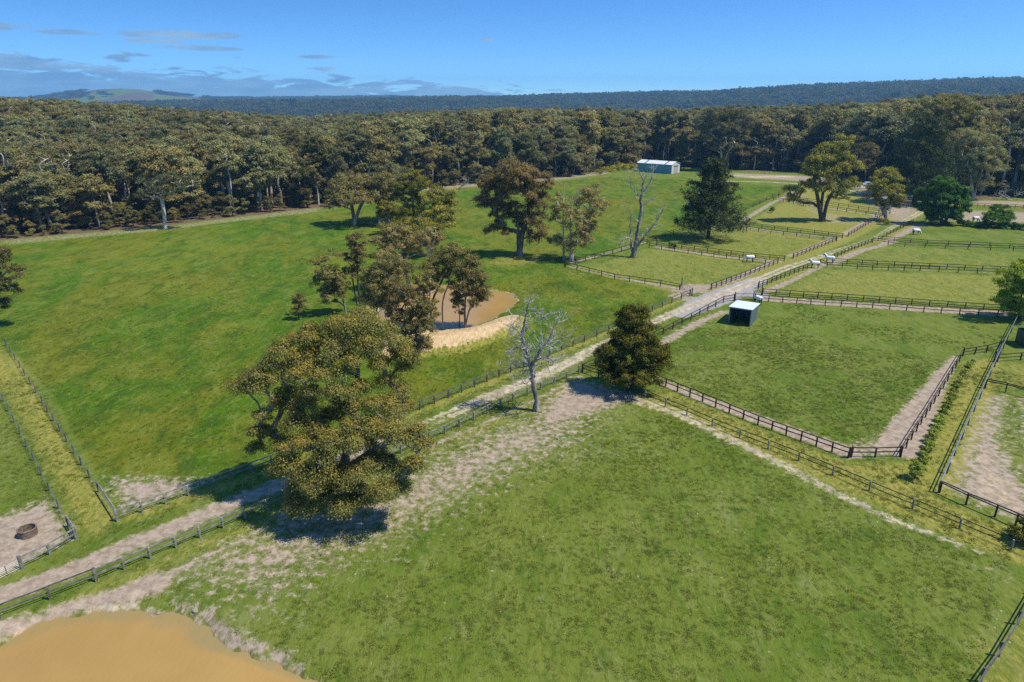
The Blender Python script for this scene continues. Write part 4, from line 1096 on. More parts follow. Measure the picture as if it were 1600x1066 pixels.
px_tree('gum_tree', 'wide dark gum with several crooked trunks at the near pond shore', (690,513), [[(672,511),(676,470),(690,440),(700,415)], [(692,514),(692,470),(705,435)], [(676,511),(668,470),(668,440)]],
  [(705,395,24,15),(725,405,22,17),(690,415,24,20),(712,425,32,22),(680,440,17,20),(740,420,12,15),(668,425,17,17)], 'gum', 'gum_bark', .17, .85, 140, .25, 36, dens=.95)
px_tree('gum_tree', 'round headed gum at the open water end of the pond clump', (727,512), [[(727,512),(726,485),(728,460)], [(727,512),(735,480),(748,465)]],
  [(732,435,24,20),(720,450,20,17),(748,450,20,22),(735,465,29,17),(757,470,11,17),(715,470,11,12)], 'gum', 'gum_bark', .17, .72, 150, .23, 37, dens=.95)
px_tree('gum_tree', 'many stemmed brown gum on the sandy bank behind the broad olive gum', (615,530), [[(617,529),(612,490),(608,455),(600,430)], [(611,530),(618,490),(626,450)], [(620,529),(630,500),(640,470)]],
  [(610,412,24,15),(590,425,22,17),(575,440,17,20),(600,445,27,20),(625,430,22,17),(585,465,22,17),(638,420,15,12),(612,475,22,17)], 'gum', 'gum_bark', .16, .8, 140, .24, 38, dens=.95)
px_tree('gum_tree', 'brown gum in the middle of the pond clump, in front of the water', (640,540), [[(634,536),(632,505),(634,470)], [(640,540),(640,510),(648,485)]],
  [(628,455,17,15),(640,470,20,17),(618,490,17,15),(632,500,20,15),(648,490,12,15)], 'gum', 'dark_bark', .18, .68, 150, .22, 39, dens=.95)
px_tree('gum_tree', 'bushy olive gum at the near foot of the sandy bank', (651,552), [[(651,552),(650,525),(655,495)], [(649,552),(642,520),(640,500)]],
  [(660,478,17,15),(650,495,20,17),(668,500,15,15),(655,515,22,15),(640,530,17,15),(655,538,17,12)], 'gum', 'dark_bark', .18, .68, 160, .22, 40, dens=.95)
px_tree('gum_tree', 'thin sapling standing in the pond shallows', (718,508), [[(718,508),(718,490),(717,475)]], [(716,478,7,9),(719,488,6,7)], 'gum', 'dark_bark', .07, .45, 70, .2, 41, dens=.95)
px_tree('gum_tree', 'slim brown gum between the two stemmed gum and the sandy bank', (586,506), [[(586,506),(584,480),(582,450)], [(586,506),(590,475),(596,445)]],
  [(580,440,16,14),(596,450,15,14),(584,465,18,15),(572,470,12,14),(598,478,14,12)], 'gum', 'gum_bark', .15, .7, 140, .23, 42, dens=.95)
px_tree('gum_tree', 'slim gum with a high open crown behind the bushy bank gum', (662,520), [[(662,520),(660,485),(664,450)], [(662,520),(668,490),(672,460)]],
  [(662,438,18,14),(676,452,14,14),(655,458,14,14),(668,475,16,12)], 'gum', 'gum_bark', .15, .7, 140, .23, 43, dens=.95)
px_tree('gum_tree', 'brown gum behind the slim stems, on the far grass side of the pond', (612,470), [[(612,470),(610,445),(606,420)]],
  [(604,400,18,14),(618,412,16,13),(596,418,16,14),(612,432,20,14),(600,445,18,12)], 'gum', 'gum_bark', .2, .85, 140, .26, 44, dens=.95)
# right hand paddocks
px_tree('gum_tree', 'many stemmed dark gum with yellow tips casting a round shadow in the far paddock', (1284,346), [[(1282,346),(1284,315),(1288,290)], [(1286,346),(1293,315),(1305,295)], [(1284,346),(1276,300),(1272,275)]],
  [(1290,232,14,10),(1318,222,16,9),(1278,250,20,14),(1310,245,18,14),(1270,270,18,16),(1300,270,22,16),(1328,265,16,14),(1290,295,22,14),(1262,292,12,12),(1322,290,16,14),(1240,300,14,12),(1312,310,14,10),(1245,318,10,7)],
  'yellow', 'dark_bark', .62, 1.5, 150, .42, 51)
px_tree('gum_tree', 'single trunked gum between the far track and the tall dark pine', (1384,345), [[(1384,345),(1384,325),(1386,310)], [(1384,344),(1375,322),(1366,312)]],
  [(1385,275,18,12),(1370,290,14,14),(1400,290,12,14),(1385,300,24,14),(1365,310,10,9),(1402,312,12,12),(1388,320,18,8)], 'yellow', PB, .34, 1.2, 170, .38, 52)
px_tree('deciduous_tree', 'bright green broadleaf tree at the end of the far paddock', (1472,352), [[(1472,352),(1472,335),(1474,312)], [(1472,352),(1460,330),(1452,312)], [(1472,352),(1488,330),(1495,312)]],
  [(1474,288,20,12),(1455,302,20,14),(1494,300,18,14),(1472,312,30,18),(1446,325,14,12),(1502,325,12,14),(1475,335,32,12),(1510,310,5,8)], 'green', 'dark_bark', .4, 1.2, 210, .42, 53, droop=.0, dens=1.25, aspect=.55, spray=9)
px_tree('deciduous_tree', 'small airy green tree in the hedge before the tan arena', (1560,356), [[(1560,356),(1560,345),(1560,335)]],
  [(1560,326,12,7),(1548,338,12,8),(1572,338,12,8),(1560,343,20,7)], 'green', 'dark_bark', .18, .9, 130, .34, 54, droop=.0, aspect=.5)
px_tree('deciduous_tree', 'yellow green tree at the top of the steel topped fence', (1592,500), [[(1592,500),(1594,475),(1598,450)]],
  [(1604,425,28,14),(1580,445,22,16),(1620,450,26,20),(1600,460,34,20),(1572,468,16,12),(1604,480,34,10)], 'lime', 'dark_bark', .26, .85, 190, .28, 55, droop=.1, aspect=.5)
px_tree('gum_tree', 'dark gum reaching over the edge of the big paddock at the mown lane', (-28,510), [[(-28,510),(-28,470),(-25,430)], [(-28,510),(-14,470),(0,450)], [(-28,510),(-10,455),(5,430)]],
  [(-20,400,24,16),(2,398,12,14),(26,424,13,9),(5,442,14,10),(18,455,12,9),(0,475,14,9),(-35,430,30,30),(-5,415,14,12),(-30,470,20,14)], 'gum', PB, .32, .85, 180, .25, 56)
px_tree('conifer_bush', 'dark bushy tree at the dry bottom end of the black pipe fence', (1612,842), [[(1612,842),(1613,830),(1614,815)]],
  [(1608,828,20,16),(1626,815,22,18),(1614,840,22,12),(1590,838,10,10)], 'round', 'dark_bark', .2, .6, 190, .2, 57, droop=.1, dens=1.4)
px_tree('gum_tree', 'old gum with bare pale limbs at the forest margin of the big paddock', (259,358), [[(259,358),(257,340),(254,320),(253,305)]],
  [(265,280,26,12),(235,290,20,12),(290,290,18,12),(255,298,26,12),(225,305,14,9),(300,300,10,10)], 'grey', PB, .52, 1.4, 90, .44, 58, dens=.75)

px_tree('gum_tree', 'tallest spreading gum rising above the forest behind the dark pine', (1478,306), [[(1478,306),(1478,260),(1474,200)], [(1478,306),(1490,240),(1505,190)]],
  [(1462,165,26,12),(1490,160,26,12),(1440,178,20,12),(1515,175,22,12),(1478,185,40,18),(1510,200,26,16),(1450,205,24,16),(1485,225,34,20),(1530,215,18,14)], 'forest', G, .7, 1.7, 130, .5, 71)
px_tree('gum_tree', 'pale leaved gum before the forest, past the bright green tree', (1520,312), [[(1520,312),(1518,285),(1515,255)], [(1520,312),(1530,280),(1540,250)]],
  [(1512,215,22,12),(1538,222,22,12),(1495,232,16,12),(1555,238,18,12),(1522,245,32,18),(1545,262,24,16),(1505,265,18,14),(1528,285,24,14)], 'grey', PB, .5, 1.4, 130, .42, 72)
px_tree('gum_tree', 'big grey crowned gum rising above the forest edge beyond the conifer', (1128,267), [[(1128,267),(1127,240),(1124,205)], [(1128,267),(1138,235),(1146,205)]],
  [(1120,178,22,10),(1145,176,22,10),(1100,190,18,10),(1165,188,16,10),(1130,198,36,16),(1108,215,18,14),(1155,212,20,14),(1132,228,26,14)], 'grey', PB, .55, 1.6, 130, .46, 73)
px_tree('gum_tree', 'brown crowned gum at the forest edge behind the pale car', (1352,284), [[(1352,284),(1352,265),(1350,245)]],
  [(1350,232,14,9),(1340,242,12,9),(1362,243,12,9),(1351,255,16,12)], 'gum', G, .3, 1.2, 130, .42, 74)
# dead trees
def dead_tree(label, base, limbs, r0, seed, twig=3, tw_len=1.6, name='dead_tree', lift=True, group=None, mat='dead_wood'):
    rng = np.random.default_rng(seed); b = P(*base); b.z = gz1(b.x, b.y); o = np.array(b); ch = []
    root = thing(name, label, 'dead tree', b, group=group)
    def branch(p, d, L, r, lev):
        n = max(3, int(L / .35)); pts = [p]; dd = d / np.linalg.norm(d)
        for k in range(n):
            dd = dd + rng.normal(0, .22, 3) + np.array([0, 0, .05]); dd /= np.linalg.norm(dd)
            pts.append(pts[-1] + dd * L / n)
        rr = np.linspace(r, r * .35, n + 1); ch.append((np.array(pts), rr))
        if lev > 0:
            for k in range(rng.integers(2, 4)):
                i = rng.integers(1, n + 1); s = rng.normal(0, 1, 3); s[2] = abs(s[2]) * .5; s -= s.dot(dd) * dd; s /= np.linalg.norm(s)
                branch(pts[i], dd * .6 + s * .8, L * rng.uniform(.4, .7), max(.024, rr[i] * .6), lev - 1)
    trunk_ch = []
    for li, (pix, ra, rb) in enumerate(limbs):
        pts = []
        for q in pix:
            dy = q[2] if len(q) > 2 else 0
            pts.append(np.array((b.x + (q[0] - base[0]) / ppm(b), b.y, -.2)) - o if q[1] >= base[1] - 3 and li == 0 else np.array(PT(q[0], q[1], b.y + dy)) - o)
        pts = densify(pts, 5, closed=False)
        pts[1:-1] += rng.normal(0, ra * .22, pts[1:-1].shape)
        rr = np.linspace(ra, rb, len(pts))
        if li == 0: rr[:4] *= np.array([1.5, 1.3, 1.15, 1.05])
        trunk_ch.append((pts, rr))
        m = len(pts)
        for k in range(int(m * .35) if li == 0 else 1, m):
            for _ in range(int(rng.random() < (.8 if li else .4)) + int(rng.random() < (.35 if li else .1))):
                dd = pts[min(k + 1, m - 1)] - pts[k - 1]; dd /= np.linalg.norm(dd)
                s = rng.normal(0, 1, 3); s -= s.dot(dd) * dd; s /= np.linalg.norm(s)
                branch(pts[k], s * .9 + dd * .5, tw_len * rng.uniform(.5, 1.2), max(.02, rr[k] * .45), twig - 1)
        if li: branch(pts[-1], pts[-1] - pts[-2], tw_len * .7, rb, twig - 1)
    V, Q = tubes_np(trunk_ch, 10); obj('trunk', mesh_np('trunk', V, Q, smooth_shade=True), M['grey_dead_wood'], root)
    V, Q = tubes_np(ch, 6); obj('branches', mesh_np('branches', V, Q, smooth_shade=True), M[mat], root)
    return root
dead_tree('bare silvery dead tree leaning beside the near side of the dirt track', (839,642),
  [([(839,643),(836,620),(833,592),(829,572)], .33, .24),
   ([(829,574),(824,552),(818,532),(819,509),(823,485),(826,474)], .22, .05), ([(818,534),(810,517),(799,511)], .12, .04), ([(820,548),(811,543),(801,546)], .10, .04),
   ([(830,574),(844,548,-1),(855,534,-1),(864,516,-1),(871,502,-1)], .17, .04), ([(831,566),(846,560,-1.5),(859,561,-2),(866,566,-2)], .14, .05), ([(820,508),(840,503,1),(850,495,1)], .08, .03),
   ([(829,570),(812,575,1),(800,568,1)], .09, .03), ([(848,542),(866,537,1),(884,526,1)], .08, .03), ([(832,590),(822,600,-1),(814,592,-1)], .06, .03)], .33, 61, 3, 1.5)
dead_tree('tall bare dead tree with long forked limbs inside the fenced paddock', (989,402),
  [([(989,403),(993,382),(997,360),(1001,332),(1002,305)], .52, .28),
   ([(1002,307),(1010,294),(1018,281),(1021,264)], .20, .07), ([(1002,300),(1005,283),(996,266)], .18, .06), ([(1001,310),(992,300),(986,293),(984,275)], .12, .05),
   ([(992,392),(1002,376,-1),(1013,362,-1),(1029,341,-1),(1038,326,-1)], .30, .09), ([(988,395),(985,375,1),(984.5,355,1),(986,336,1),(979,325,1)], .16, .06),
   ([(1003,322),(1013,315),(1020,310)], .10, .05), ([(991,380),(984,372,-1),(976,374,-2),(968,382,-2)], .12, .05), ([(1002,290),(1010,275)], .1, .04)], .52, 62, 2, 1.6)
dead_tree('fallen grey dead tree at the forest edge past the tan arena', (1572,312),
  [([(1590,310),(1578,309),(1566,306),(1560,301)], .35, .2), ([(1578,309),(1570,303),(1572,296)], .2, .06), ([(1566,306),(1556,306),(1550,309)], .16, .05), ([(1585,309),(1590,303),(1596,301)], .15, .05)], .35, 63, 2, 2.0)
dead_tree('fallen grey dead tree at the shaded forest edge above the pond clump', (700,296),
  [([(702,293.5),(712,293),(722,291),(731,286)], .32, .15), ([(722,291),(728,284),(727,280)], .14, .05), ([(712,293),(720,296),(730,294)], .12, .05)], .32, 64, 2, 2.0)

# young shrubs in a row, all alike but for their size
def bush(label, cat, p, r, h, leaf, seed, name='shrub', group=None, per=110, size=.14, cr=None):
    cr = cr or r * .42
    return make_tree(name, label, cat, p, [[np.array((p.x, p.y, p.z - .1)), np.array((p.x, p.y, p.z + h * .3)), np.array((p.x, p.y, p.z + h * .6))]],
        [(p.x, p.y, p.z + h * .5, r, r, h * .5)], leaf, 'dark_bark', .05, cr, per, size, seed, group=group, dens=1.2, sides=5, droop=0, spray=6, aspect=.5)
row = [(1429,748),(1436,733),(1441,722),(1446,711),(1450,701),(1454,692),(1458,683.5),(1462,675),(1466,667),(1469.5,659),(1473,651.5),(1476.5,644),(1480,637),(1483.5,630),(1487,623),(1490,616),(1493,609.5),(1496.5,603),(1500,597),(1503.5,591),(1507,585),(1511,579.5),(1515,574),(1519,569)]
for i, (x, y) in enumerate(row):
    p = P(x, y); p.z = gz1(p.x, p.y); s = 1.0 - .42 * i / len(row)
    if i == 0: bush('largest and fullest shrub at the lower end of the young shrub row', 'shrub', p, .75, 1.9, 'shrub', 200)
    else: bush('young green shrub planted in the row between the two diagonal fences', 'shrub', p, .52 * s * rnd.uniform(.85, 1.15), 1.1 * s * rnd.uniform(.8, 1.2), 'shrub', 200 + i, group='young shrubs planted in a row', per=80)
for i, (x, y, r, h) in enumerate([(949,269,3.2,2.4),(962,267,3.0,2.6),(974,265.5,3.2,2.8),(986,264.5,2.8,2.8),(937,272,2.2,1.6)]):
    p = P(x, y); bush('yellow flowering bush beside the blue shed at the forest edge', 'bush', p, r, h, 'flower', 240 + i, 'bush', 'yellow bushes beside the shed', 90, .4)
for i, x in enumerate(range(1500, 1660, 9)):
    p = P(x + rnd.uniform(-2, 2), 352.5 + (x - 1500) * .07 + rnd.uniform(-.6, .6)); bush('low dark hedge bush below the tan arena', 'bush', p, rnd.uniform(1.0, 1.7), rnd.uniform(1.2, 1.9), 'green', 260 + i, 'bush', 'low hedge bushes below the tan arena', 60, .34)
bush('small round shrub against the fence pair below the conifer', 'shrub', P(1052,388), .8, 1.3, 'green', 290, per=80, size=.25)
bush('small dark shrub alone in the far paddock beside the long tree shadow', 'shrub', P(1206,333), .7, 2.0, 'green', 291, per=80, size=.3)
bush('dark brush at the foot of the sandy pond bank', 'shrub', P(640,556), 1.5, 1.6, 'gum', 292, per=90, size=.22)
bush('grey brush spreading over the sandy pond bank', 'shrub', P(668,547), 1.1, 1.0, 'gum', 293, per=70, size=.22)
for i, (x, y, r) in enumerate([(712,537,.9),(722,531,.7),(700,545,.6),(745,527,.7),(757,522,.9),(770,519,.7),(732,541,.6),(783,512,.6),(655,549,1.0)]):
    bush('thin brown brush growing out of the sandy pond bank', 'shrub', P(x, y), r, r * .8, 'gum', 310 + i, group='brush on the sandy pond bank', per=45, size=.2)
bush('leafy shrub behind the trunk of the single trunked far gum', 'shrub', P(1381,351), 1.6, 1.3, 'yellow', 294, per=80, size=.3)

# ------------------------------------------------------------------ forest
def gum_variant(seed, h, spread, nl, leaf, bark, low=.42, cr=1.5, per=270, size=.46, dens=1.25):
    rng = np.random.default_rng(seed); lobes = []
    for k in range(nl):
        a = 2 * PI * (k + rng.random() * .7) / nl; t = rng.uniform(low, .9); rr = spread * rng.uniform(.35, .85) * (1.15 - t * .6)
        lobes.append((rr * math.cos(a), rr * math.sin(a), h * t, spread * rng.uniform(.38, .6), spread * rng.uniform(.38, .6), spread * rng.uniform(.28, .42)))
    lobes.append((rng.normal(0, .5), rng.normal(0, .5), h * .9, spread * .5, spread * .5, spread * .38))
    cl = fill(lobes, cr, rng, dens=dens)
    st = [[np.array((0, 0, -.6)), np.array((0, 0, .3)), np.array((rng.normal(0, .3), rng.normal(0, .3), h * .3)), np.array((rng.normal(0, .6), rng.normal(0, .6), h * .6)), np.array((rng.normal(0, .8), rng.normal(0, .8), h * .85))]]
    wv, wq = tubes_np(grow(st, [c[:3] for c in cl], h * .018, rng, rmin=.035), 6)
    lv, lq, lt = leaf_cloud(cl, per, size, rng, spray=9, aspect=.65)
    w = mesh_np('trunk', wv, wq, smooth_shade=True); w.materials.append(M[bark])
    l = mesh_np('crown', lv, lq, attrs={'tip': lt}); l.materials.append(LEAF[leaf])
    j = mesh_np('forest_gum', np.concatenate([wv, lv]), np.concatenate([wq, lq + len(wv)]), np.concatenate([np.zeros(len(wq)), np.ones(len(lq))]), {'tip': np.concatenate([np.zeros(len(wv)), lt])}, np.concatenate([np.full(len(wq), True), np.full(len(lq), False)]))
    j.materials.append(M[bark]); j.materials.append(LEAF[leaf])
    return w, l, j
VAR = [gum_variant(301, 20, 4.6, 6, 'forest', 'gum_bark'), gum_variant(302, 20, 5.2, 7, 'forest', 'pale_bark', .38), gum_variant(303, 20, 3.8, 6, 'grey', 'pale_bark', .45),
       gum_variant(304, 20, 5.8, 8, 'forest', 'gum_bark', .32), gum_variant(305, 20, 4.2, 7, 'grey', 'gum_bark', .30), gum_variant(306, 20, 4.8, 5, 'forest', 'pale_bark', .55, dens=.75),
       gum_variant(307, 20, 5.0, 9, 'forest', 'dark_bark', .12),
       gum_variant(308, 21, 5.0, 5, 'grey', 'pale_bark', .5, cr=1.3, per=150, dens=.55), gum_variant(309, 20, 6.6, 9, 'grey', 'pale_bark', .40)]
frng = np.random.default_rng(5)
HT_PX, HT = [-400, 0, 300, 500, 650, 800, 1000, 1200, 1450, 1600, 2000], [16.5, 16.5, 17.5, 18.5, 22, 24, 23, 24, 26, 26, 26]
pts = []
S = 6.6
for i in range(-95, 96):
    for j in range(18, 110):
        x, y = (i + frng.uniform(-.42, .42)) * S, (j + frng.uniform(-.42, .42)) * S
        az = math.atan2(x, y); r = math.hypot(x, y)
        if abs(az) > .80 or r > 640: continue
        g = r - forest_edge(az)
        px = 800 + F * math.tan(az) / CS
        if g < 2.5 + 3 * vnoise(np.array([az * 40]), np.array([0.]), 3)[0]: continue
        if 985 < px < 1075 and g < 17: continue
        if 1400 < px < 1475 and g < 16: continue
        pts.append((x, y, r, g, px))
pts.sort(key=lambda q: q[3] + q[2] * .02)
def hgt(px): return np.interp(px, HT_PX, HT)
in_view = [q for q in pts if -40 < q[4] < 1640 and q[3] < 60]
things = in_view[:300]; chosen = set(map(id, things))
ZONE = [(0, 520, 'olive brown gum packed in the forest along the far margin of the big paddock', 'forest gums along the big paddock'),
        (520, 1010, 'tall olive gum in the shaded forest wall between the big paddock and the blue shed', 'forest gums behind the pond clump'),
        (1010, 9999, 'tall grey olive gum in the forest behind the far paddocks, past the blue shed', 'forest gums behind the far paddocks')]
proto = {}
for q in things:
    x, y, r, g, px = q; k = int(frng.choice([0, 1, 2, 3, 4, 5, 6, 7, 7, 8])) if g > 9 else int(frng.choice([0, 1, 3, 4, 6, 6, 5, 8]))
    h = hgt(px) * frng.uniform(.66, 1.2) * (.82 if g < 9 else 1); s = h / 20; z = gz1(x, y)
    lab = next(t for t in ZONE if px < t[1])
    sc = (s * frng.uniform(.85, 1.4), s * frng.uniform(.85, 1.4), s)
    if k not in proto:
        t = thing('forest_gum', lab[2], 'tree', (x, y, z), frng.uniform(0, 6), lab[3]); t.scale = sc
        obj('trunk', VAR[k][0], parent=t); obj('crown', VAR[k][1], parent=t); proto[k] = t
    else:
        t = copy_thing(proto[k], (x, y, z), frng.uniform(0, 6), sc); tag(t, lab[2], 'tree', lab[3])

def scatter(name, label, P_, kinds, scale, meshes):
    """one object: the same few trees standing on many points"""
    c = bpy.data.collections.new(name + '_sources')
    for i, me in enumerate(meshes):
        o = bpy.data.objects.new(f'source_{i:02d}', me); c.objects.link(o)
    me = bpy.data.meshes.new(name); me.vertices.add(len(P_)); me.vertices.foreach_set('co', np.asarray(P_, np.float32).ravel())
    a = me.attributes.new('pick', 'INT', 'POINT'); a.data.foreach_set('value', np.asarray(kinds, np.int32))
    a = me.attributes.new('turn', 'FLOAT_VECTOR', 'POINT'); rt = np.zeros((len(P_), 3), np.float32); rt[:, 2] = frng.uniform(0, 6.28, len(P_)); a.data.foreach_set('vector', rt.ravel())
    a = me.attributes.new('grow', 'FLOAT_VECTOR', 'POINT'); a.data.foreach_set('vector', np.asarray(scale, np.float32).ravel())
    o = obj(name, me); ng = bpy.data.node_groups.new(name, 'GeometryNodeTree')
    ng.interface.new_socket('Geometry', in_out='INPUT', socket_type='NodeSocketGeometry'); ng.interface.new_socket('Geometry', in_out='OUTPUT', socket_type='NodeSocketGeometry')
    N = ng.nodes.new; L = ng.links.new
    gi, go = N('NodeGroupInput'), N('NodeGroupOutput'); ci = N('GeometryNodeCollectionInfo'); ci.inputs['Collection'].default_value = c
    ci.inputs['Separate Children'].default_value = True; ci.inputs['Reset Children'].default_value = True
    ip = N('GeometryNodeInstanceOnPoints'); ip.inputs['Pick Instance'].default_value = True
    def na(n, t):
        q = N('GeometryNodeInputNamedAttribute'); q.data_type = t; q.inputs['Name'].default_value = n; return q.outputs['Attribute']
    L(gi.outputs[0], ip.inputs['Points']); L(ci.outputs[0], ip.inputs['Instance']); L(na('pick', 'INT'), ip.inputs['Instance Index'])
    L(na('turn', 'FLOAT_VECTOR'), ip.inputs['Rotation']); L(na('grow', 'FLOAT_VECTOR'), ip.inputs['Scale']); L(ip.outputs[0], go.inputs[0])
    o.modifiers.new('trees', 'NODES').node_group = ng
    return tag(o, label, kind='stuff')
rest = [q for q in pts if id(q) not in chosen]
PP = [(q[0], q[1], 0) for q in rest]; X = np.array(PP); X[:, 2] = height(X[:, 0], X[:, 1])
s = np.array([hgt(q[4]) for q in rest]) / 20 * frng.uniform(.72, 1.15, len(rest))
scatter('forest', 'dense olive brown gum forest stretching back behind its front trees', X, frng.choice([0, 1, 2, 3, 4, 5, 7, 8, 8], len(rest)), np.stack([s * frng.uniform(.95, 1.3, len(s)), s * frng.uniform(.95, 1.3, len(s)), s], 1), [v[2] for v in VAR])
# undergrowth along the forest edge
U = []
for k in range(600):
    az = frng.uniform(-.70, .66); px = 800 + F * math.tan(az) / CS; g = frng.uniform(2, 26)
    if 985 < px < 1070 and g < 18: continue
    r = forest_edge(az) + g; U.append((r * math.sin(az), r * math.cos(az), 0))
U = np.array(U); U[:, 2] = height(U[:, 0], U[:, 1])
s = frng.uniform(.09, .34, len(U)); scatter('undergrowth', 'scrubby undergrowth between the forest trunks', U, np.full(len(U), 6), np.stack([s * 1.25, s * 1.25, s], 1), [v[2] for v in VAR])
# far slopes
def far_gum(seed, leaf):
    rng = np.random.default_rng(seed); lobes = [(rng.normal(0, 3.2), rng.normal(0, 3.2), rng.uniform(8, 13), rng.uniform(3, 4.6), rng.uniform(3, 4.6), rng.uniform(2.4, 3.4)) for _ in range(6)]
    cl = fill(lobes, 2.4, rng); V, Q, T = leaf_cloud(cl, 60, 1.15, rng, spray=5, aspect=.7, droop=0)
    me = mesh_np('far_gum', V, Q, attrs={'tip': T}); me.materials.append(LEAF[leaf]); return me
FAR = [far_gum(401 + i, 'far') for i in range(4)]
n = 30000; u = frng.random(n); r = np.where(u < .42, np.sqrt(frng.uniform(600 ** 2, 1350 ** 2, n)), np.sqrt(frng.uniform(1350 ** 2, 3250 ** 2, n)))
az = frng.uniform(-.72, .72, n); X = np.stack([r * np.sin(az), r * np.cos(az), np.zeros(n)], 1); X[:, 2] = height(X[:, 0], X[:, 1]) - 1
s = frng.uniform(.8, 1.35, n) * np.where(r < 1350, 1.0, 1.45)
scatter('far_forest', 'bluish gum forest covering the distant slopes', X, frng.integers(0, 4, n), np.stack([s, s, s * .95], 1), FAR)
n = 9000; r = frng.uniform(4000, 5050, n); az = frng.uniform(-.72, .72, n); px = 800 + F * np.tan(az) / CS
keep = ~((px > 85) & (px < 330) & (fbm(r * np.sin(az) / 120, r * np.cos(az) / 300, 77, 3) < .60)); r, az = r[keep], az[keep]; n = len(r)
X = np.stack([r * np.sin(az), r * np.cos(az), np.zeros(n)], 1); X[:, 2] = height(X[:, 0], X[:, 1]) - 2
s = frng.uniform(1.0, 1.8, n)
scatter('hill_woods', 'dark woods on the most distant hills', X, frng.integers(0, 4, n), np.stack([s * 1.6, s * 1.6, s * .75], 1), FAR)

# grass: real tufts over the near paddocks, tussocks in the long grass
def tuft(seed, n, hgt_, spread_, leaf):
    rng = np.random.default_rng(seed); V = []
    for k in range(n):
        a = rng.uniform(0, 6.28); r_ = spread_ * math.sqrt(rng.random()); b = np.array((r_ * math.cos(a), r_ * math.sin(a), -.01)); L_ = hgt_ * rng.uniform(.5, 1.1)
        ln = np.array((rng.normal(0, .8), rng.normal(0, .8), .9)); ln /= np.linalg.norm(ln); s_ = np.cross(ln, rng.normal(0, 1, 3)); s_ /= np.linalg.norm(s_); s_ *= hgt_ * .09
        V += [b - s_, b + s_, b + ln * L_ + s_ * .3, b + ln * L_ - s_ * .3]
    V = np.array(V); me = mesh_np('grass_tuft', V, np.arange(len(V)).reshape(-1, 4), attrs={'tip': np.clip(V[:, 2] / hgt_, 0, 1) * .8}); me.materials.append(LEAF[leaf]); return me
def grass(name, label, n, r0_, r1_, az0, az1, meshes, s0, s1, cond, seed):
    rng = np.random.default_rng(seed); r = np.sqrt(rng.uniform(r0_ ** 2, r1_ ** 2, n)); a = rng.uniform(az0, az1, n)
    x, y = r * np.sin(a), r * np.cos(a); m_ = masks(x, y)
    bad = m_['dirt'] + m_['sand'] * 1.3 + m_['gravel'] + m_['ochre'] + m_['wet'] + m_['litter']
    k = (rng.random(n) > bad * 1.25) & cond(x, y, m_, rng); x, y = x[k], y[k]
    X = np.stack([x, y, height(x, y)], 1); s = rng.uniform(s0, s1, len(x))
    scatter(name, label, X, rng.integers(0, len(meshes), len(x)), np.stack([s, s, s * rng.uniform(.7, 1.2, len(x))], 1), meshes)
TS = [tuft(500 + i, 16, .16, .16, 'grass') for i in range(4)]; TL = [tuft(520 + i, 22, .22, .26, 'tussock') for i in range(4)]
grass('grass', 'short tufted pasture grass of the front paddock', 90000, 33, 105, -.72, .72, TS, .6, 1.35, lambda x, y, m_, g_: (m_['lush'] < .3) & (g_.random(len(x)) < .25 + .9 * smooth(.4, .62, fbm(x / 2.2, y / 1.4, 41, 4))), 71)
grass('long_grass', 'long lush grass of the big paddock', 90000, 48, 190, -.72, .35, TL, .4, .9, lambda x, y, m_, g_: (m_['lush'] > .5) & (g_.random(len(x)) < (.3 + .6 * smooth(.35, .75, fbm(x / 7, y / 4.5, 43, 4))) * (1 - smooth(85, 190, np.hypot(x, y)))), 72)
grass('tussocks', 'dark grass tussocks in the middle paddock', 30000, 60, 130, -.1, .68, TL, .4, .9, lambda x, y, m_, g_: (m_['lush'] < .3) & (m_['dry'] < .25) & (g_.random(len(x)) < smooth(.44, .76, fbm(x / 6, y / 4, 47, 4))), 73)

# ------------------------------------------------------------------ air, sky, sun, camera
hz = MB(); hz.box((-5700, -5700, -75), (5700, 5700, 165)); m, t = material('haze')
v = t('ShaderNodeVolumePrincipled', {'Color': (.27, .64, 1.0, 1), 'Density': HAZE_D, 'Anisotropy': .15})
t('ShaderNodeOutputMaterial', {1: v.outputs[0]})
tag(hz.build('haze', m), 'thin blue air over the hills', kind='stuff')

w = bpy.data.worlds.new('World'); scene.world = w; w.use_nodes = True; t = NT(w.node_tree)
d = t('ShaderNodeTexCoord').outputs['Generated']; sx = t('ShaderNodeSeparateXYZ', {0: d})
X, Y, Z = sx.outputs
zz = t.math('ADD', t.math('MULTIPLY', Z, 2.2), .06)
sky = t('ShaderNodeTexSky', sky_type='NISHITA', sun_disc=False)
w.node_tree.links.new(t('ShaderNodeCombineXYZ', {0: X, 1: Y, 2: zz}).outputs[0], sky.inputs[0])
sky.sun_disc = False; sky.sun_elevation = SUN_EL; sky.sun_rotation = SUN_AZ; sky.altitude = 300; sky.air_density = 1.0; sky.dust_density = .15; sky.ozone_density = 3.0
hs = t('ShaderNodeHueSaturation', {'Saturation': 1.2, 'Color': sky.outputs[0]})
bg = t('ShaderNodeBackground', {'Color': t.mix(1.0, hs.outputs[0], SKY_TINT, 'MULTIPLY'), 'Strength': SKY_S})
az = t.math('ARCTAN2', X, Y)
uv = t('ShaderNodeCombineXYZ', {0: t.math('MULTIPLY', az, 20.0), 1: t.math('MULTIPLY', Z, 105.0), 2: 0.0}).outputs[0]
n1 = t.noise(uv, .9, 7, .62, .4)
top = t('ShaderNodeMapRange', {0: az, 1: -.66, 2: .12, 3: .055, 4: .010}).outputs[0]
band = t.math('MULTIPLY', t.ramp(Z, .072, .0), 1.0)
edge = t.math('SUBTRACT', top, Z)
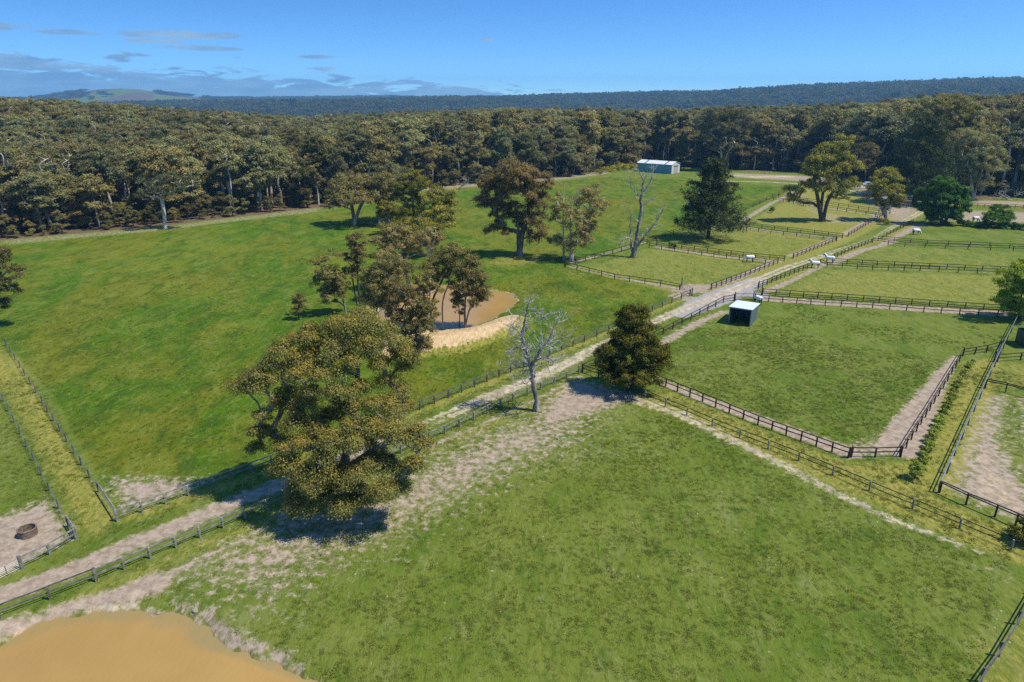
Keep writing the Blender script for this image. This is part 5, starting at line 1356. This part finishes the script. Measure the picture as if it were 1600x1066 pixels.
cov = t.math('ADD', t.math('MULTIPLY', edge, 22.0), t.math('MULTIPLY', t.math('SUBTRACT', n1, .5), 2.8))
cov = t.math('MULTIPLY', t.ramp(cov, .12, .42), t.ramp(az, .16, -.02))
def puff(a0, z0, wa, wz):
    e = t.math('ADD', t.math('POWER', t.math('DIVIDE', t.math('SUBTRACT', az, a0), wa), 2.0), t.math('POWER', t.math('DIVIDE', t.math('SUBTRACT', Z, z0), wz), 2.0))
    return t.ramp(t.math('ADD', t.math('SUBTRACT', 1.0, e), t.math('MULTIPLY', t.math('SUBTRACT', n1, .5), 2.6)), .05, .75)
for a, z, wa, wz in ((-.605, .0722, .045, .0055), (-.545, .0690, .045, .0035), (-.415, .0705, .075, .0065), (-.445, .0625, .04, .003), (-.033, .0715, .010, .003), (-.40, .0560, .06, .004), (-.26, .0480, .03, .003)):
    cov = t.math('MAXIMUM', cov, puff(a, z, wa, wz))
n2 = t.noise(uv, .5, 5, .6)
cc = t.mix(t.ramp(n2, .35, .65), CLOUD_A, CLOUD_B)
cb = t('ShaderNodeBackground', {'Color': cc, 'Strength': 1.0})
ms = t('ShaderNodeMixShader', {0: t.math('MULTIPLY', cov, .92), 1: bg.outputs[0], 2: cb.outputs[0]})
t('ShaderNodeOutputWorld', {0: ms.outputs[0]})

sd = Vector((math.sin(SUN_AZ) * math.cos(SUN_EL), math.cos(SUN_AZ) * math.cos(SUN_EL), math.sin(SUN_EL)))
l = bpy.data.lights.new('sun', 'SUN'); l.energy = SUN_E; l.angle = math.radians(.53); l.color = (1, .94, .82)
so = bpy.data.objects.new('sun', l); col.objects.link(so); so.rotation_euler = (-sd).to_track_quat('-Z', 'Y').to_euler(); so.location = (150, -40, 120)
c = bpy.data.cameras.new('camera'); c.lens = 24; c.sensor_width = 36; c.clip_start = .5; c.clip_end = 20000
co = bpy.data.objects.new('camera', c); col.objects.link(co); co.location = (0, 0, H); co.rotation_euler = (PI / 2 - PITCH, 0, 0); scene.camera = co
scene.view_settings.view_transform = 'Standard'; scene.view_settings.look = 'None'; scene.view_settings.gamma = 1; scene.view_settings.exposure = EXPO
scene.cycles.max_bounces = 6; scene.cycles.transparent_max_bounces = 8; scene.cycles.diffuse_bounces = 3; scene.cycles.glossy_bounces = 2; scene.cycles.transmission_bounces = 4; scene.cycles.volume_bounces = 0
scene.cycles.use_denoising = DENOISE; scene.cycles.caustics_reflective = False; scene.cycles.caustics_refractive = False
